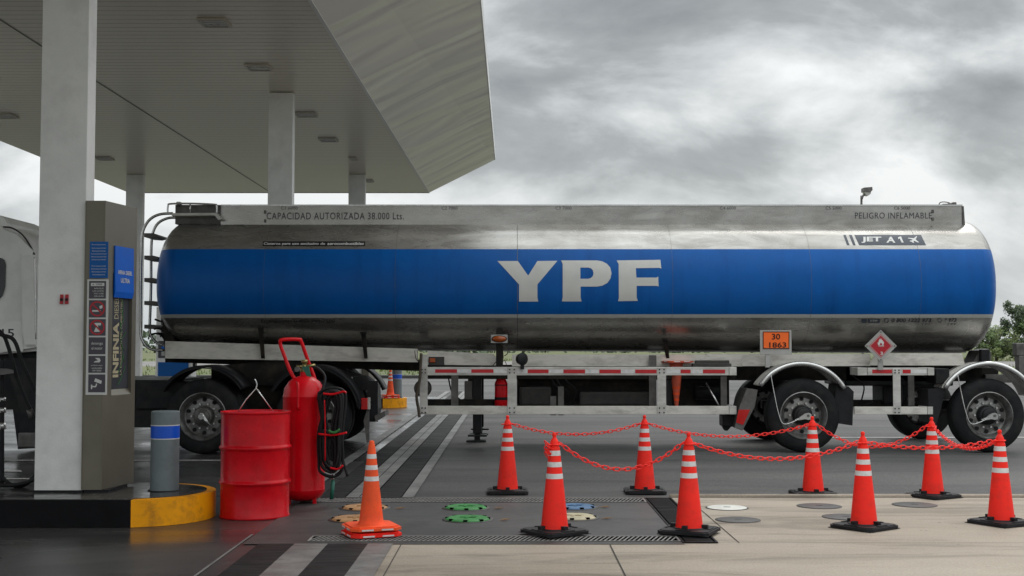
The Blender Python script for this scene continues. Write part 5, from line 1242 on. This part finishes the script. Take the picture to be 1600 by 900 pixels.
mat('leaf_litter', (.16, .09, .04), .8)
for i, (px, py, lb) in enumerate(((625, 797, 'dry leaf between the old orange cone and the far green cover'), (779, 797, 'dry leaf right of the far green cover'), (789, 815, 'dry leaf right of the near green cover'), (945, 795, 'dry leaf right of the blue cover'), (948, 813, 'dry leaf right of the cream cover'))):
    p = atz(px, py); rnd = random.Random(i); m = MB(); a = rnd.uniform(-.5, .5); L_ = .055
    u = Vector((math.cos(a), math.sin(a), 0)); v = Vector((-math.sin(a), math.cos(a), 0)); c = Vector((p.x, p.y, .012))
    up = Vector((0, 0, .012))
    m.quad(c-u*L_, c-v*.02+up*.2, c+u*L_+up, c); m.quad(c-u*L_, c, c+u*L_+up, c+v*.022+up)
    tag(m.build('fallen_leaf', 'leaf_litter'), lb, 'leaf', 'dry leaves on the slab')

# ================================================================== FUEL DISPENSERS
def dispenser(x, y, label, near=False):
    t = empty('fuel_dispenser', (x, y, .222)); tag(t, label, 'fuel dispenser', 'fuel dispensers on the islands')
    m = MB(); m.box((-.42, -.25, 0), (.42, .25, 2.15), .02); m.build('cabinet', 'white_column', t, True)
    m = MB(); m.box((-.36, -.262, .1), (.36, -.2502, .85), .004); m.build('lower_panel', 'blue_notice', t, True)
    m = MB(); m.box((-.36, -.264, .95), (.36, -.2502, 1.35), .004); pn = m.build('grade_panel', 'sticker_grey', t, True)
    for k in range(3):
        for j in range(2):
            b = MB(); b.box((-.28+.2*k, -.270, 1.0+.16*j), (-.14+.2*k, -.2642, 1.11+.16*j)); b.build('grade_button', ('placard_plate', 'cover_green', 'sign_red', 'blue_sign', 'ink_white', 'placard_plate')[k+3*j], pn, True)
    m = MB(); m.box((-.30, -.262, 1.5), (.30, -.2502, 1.95), .004); m.build('display', 'glass_dark', t, True)
    m = MB(); m.box((.421, -.1, .7), (.47, .1, 1.2), .01); m.build('nozzle_holder', 'black_plastic', t, True)
    return t
dispenser(-7.95, 29.6, 'far fuel dispenser with coloured grade buttons seen beneath the trailer front')
dispenser(-4.95, 29.6, 'far blue fronted fuel dispenser behind the wheeled extinguisher handle')
dn = dispenser(-5.25, 10.75, 'near fuel dispenser cut off by the left edge with hanging black hoses')
# shift it off-frame and hang the hoses
HY_ = 10.78
H2 = lambda x, y: at(x, y, HY_)
m = MB(); m.tube([H2(-60, 470), H2(-20, 505), H2(3, 521), H2(14, 545), H2(30, 600), H2(52, 650), H2(66, 690), H2(62, 728), H2(46, 752), H2(28, 760), H2(10, 752), H2(0, 735), H2(-4, 690)], .017, 10); m.build('hose', 'black_rubber', dn)
m = MB(); m.tube([at(-40, 500, 10.7), at(0, 522, 10.7), at(22, 532, 10.7), at(36, 570, 10.7), at(60, 625, 10.72), at(75, 680, 10.75), at(62, 740, 10.75), at(28, 757, 10.72), at(-20, 757, 10.7)], .017, 10); m.build('hose', 'black_rubber', dn)
m = MB(); m.tube([H2(4, 560), H2(4, 610), H2(3, 660), H2(3, 758)], .020, 10); m.build('hose', 'black_rubber', dn)
for y0, y1, mt in ((578, 583, 'brass'), (621, 627, 'bright_metal'), (637, 645, 'bright_metal'), (660, 671, 'bright_metal')):
    m = MB(); a, b = H2(4, y0), H2(4, y1); m.cyl(b, a, .028 if mt != 'brass' else .02, seg=16); m.build('coupling', mt, dn)
m = MB(); m.pxprism([(-20, 575), (8, 576), (18, 578), (19, 583), (8, 585), (-20, 588)], 10.66, 10.7); m.build('nozzle_spout', 'dark_steel', dn)
m = MB(); a, b = H2(46, 640), H2(50, 652); m.cyl(a, b, .026, seg=14); m.build('coupling', 'dark_steel', dn)

# ================================================================== LAMP POST
lp = at(1345, 320, 60.0)
t = empty('street_lamp', (lp.x, 60, 0)); tag(t, 'grey floodlight mast rising behind the right end of the tank', 'street lamp')
m = MB(); m.tube([(lp.x, 60, 0), (lp.x, 60, 4), at(1346, 318, 60), at(1346.5, 311, 60), at(1348.5, 306, 60), at(1352, 302, 60)], .055, 8); m.build('pole', 'dark_steel', t)
m = MB(); m.pxprism([(1350, 293), (1363, 292), (1363.5, 297), (1361, 299.5), (1350, 299)], 59.8, 60.3); lh = m.build('lamp_head', 'dark_steel', t)
m = MB(); m.pxprism([(1351, 299.3), (1361, 299.6), (1360.5, 303), (1357, 305.5), (1353, 304.5)], 59.85, 60.25); m.build('lens', 'lens_clear', lh)

# ================================================================== VEGETATION
def tree(x, y, h, w, label, seed, mats=('leaf_dark', 'leaf_mid'), n=5200, trunk=.35, leaf=.16):
    rnd = random.Random(seed); t = empty('bushy_tree', (x, y, 0)); tag(t, label, 'tree', 'trees beyond the road')
    m = MB(); clumps = []
    m.cyl((0, 0, 0), (.1, 0, h*.45), .16, .09, 10)
    for k in range(11):
        a = rnd.uniform(0, 6.28); z0 = h*rnd.uniform(.12, .4); rr = w*rnd.uniform(.2, .5); z1 = z0 + h*rnd.uniform(.2, .5)
        e = Vector((math.cos(a)*rr, math.sin(a)*rr, z1)); m.tube([(0, 0, z0), (e.x*.5, e.y*.5, z0+(z1-z0)*.6), e], .04, 6, 3)
    m.build('trunk', 'bark', t, True)
    for k in range(34):
        a = rnd.uniform(0, 6.28); z = h*rnd.uniform(.10, .93); lim = w*.5*(1-abs(z/h-.40)**1.5*1.35); rr = lim*math.sqrt(rnd.random())
        clumps.append((Vector((math.cos(a)*rr, math.sin(a)*rr, z)), w*rnd.uniform(.09, .19)))
    for mi, mt in enumerate(mats):
        bm = bmesh.new()
        for i in range(n//len(mats)):
            c, r_ = clumps[rnd.randrange(mi, len(clumps), len(mats))] if rnd.random() < .8 else clumps[rnd.randrange(len(clumps))]
            d = Vector((rnd.gauss(0, 1), rnd.gauss(0, 1), rnd.gauss(0, .8))); p = c + d.normalized()*r_*rnd.random()**.4
            u = Vector((rnd.gauss(0, 1), rnd.gauss(0, 1), rnd.gauss(0, 1))).normalized(); v = u.orthogonal().normalized(); s = leaf*rnd.uniform(.5, 1.2)
            bm.faces.new([bm.verts.new(p+u*s), bm.verts.new(p+v*s*.5), bm.verts.new(p-u*s), bm.verts.new(p-v*s*.5)])
        mm = MB(); mm.bm.free(); mm.bm = bm; mm.build('crown', mt, t, True)
tree(53.2, 132, 6.6, 3.8, 'bushy green tree at the right edge beyond the road', 1)
tree(49.6, 128, 3.4, 4.5, 'lower yellowish bush left of the bushy tree behind the tank end', 2, ('leaf_mid', 'leaf_yellow'))
tree(58.5, 136, 5.6, 5, 'tree cut by the right edge of the picture', 3)
def treeline():
    rnd = random.Random(9); bm = bmesh.new()
    for i in range(9000):
        x = rnd.uniform(-260, 260); hh = 3.2 + 1.6*math.sin(x*.13) + 1.1*math.sin(x*.41+1) + .7*math.sin(x*1.1)
        p = Vector((x, 300 + rnd.uniform(-5, 5), max(.2, hh*rnd.random()**.7)))
        u = Vector((rnd.gauss(0, 1), rnd.gauss(0, 1), rnd.gauss(0, 1))).normalized(); v = u.orthogonal().normalized(); s = rnd.uniform(.4, .9)
        bm.faces.new([bm.verts.new(p+u*s), bm.verts.new(p+v*s*.6), bm.verts.new(p-u*s), bm.verts.new(p-v*s*.6)])
    mm = MB(); mm.bm.free(); mm.bm = bm; tag(mm.build('distant_woods', 'leaf_dark'), 'low dark line of woods on the horizon', 'woods', kind='stuff')
treeline()
def tufts():
    rnd = random.Random(4); bm = bmesh.new()
    for i in range(7000):
        x, y = rnd.uniform(-40, 75), rnd.choice((rnd.uniform(57.6, 90), rnd.uniform(125, 150))); h = rnd.uniform(.08, .30)
        a = rnd.uniform(0, 3.14); dx, dy = math.cos(a)*.05, math.sin(a)*.05
        bm.faces.new([bm.verts.new((x-dx, y-dy, -.02)), bm.verts.new((x+dx, y+dy, -.02)), bm.verts.new((x+rnd.uniform(-.1, .1), y, h))])
    mm = MB(); mm.bm.free(); mm.bm = bm; tag(mm.build('grass_tufts', 'leaf_yellow'), 'rough grass tufts on the verge', 'grass', kind='stuff')
tufts()
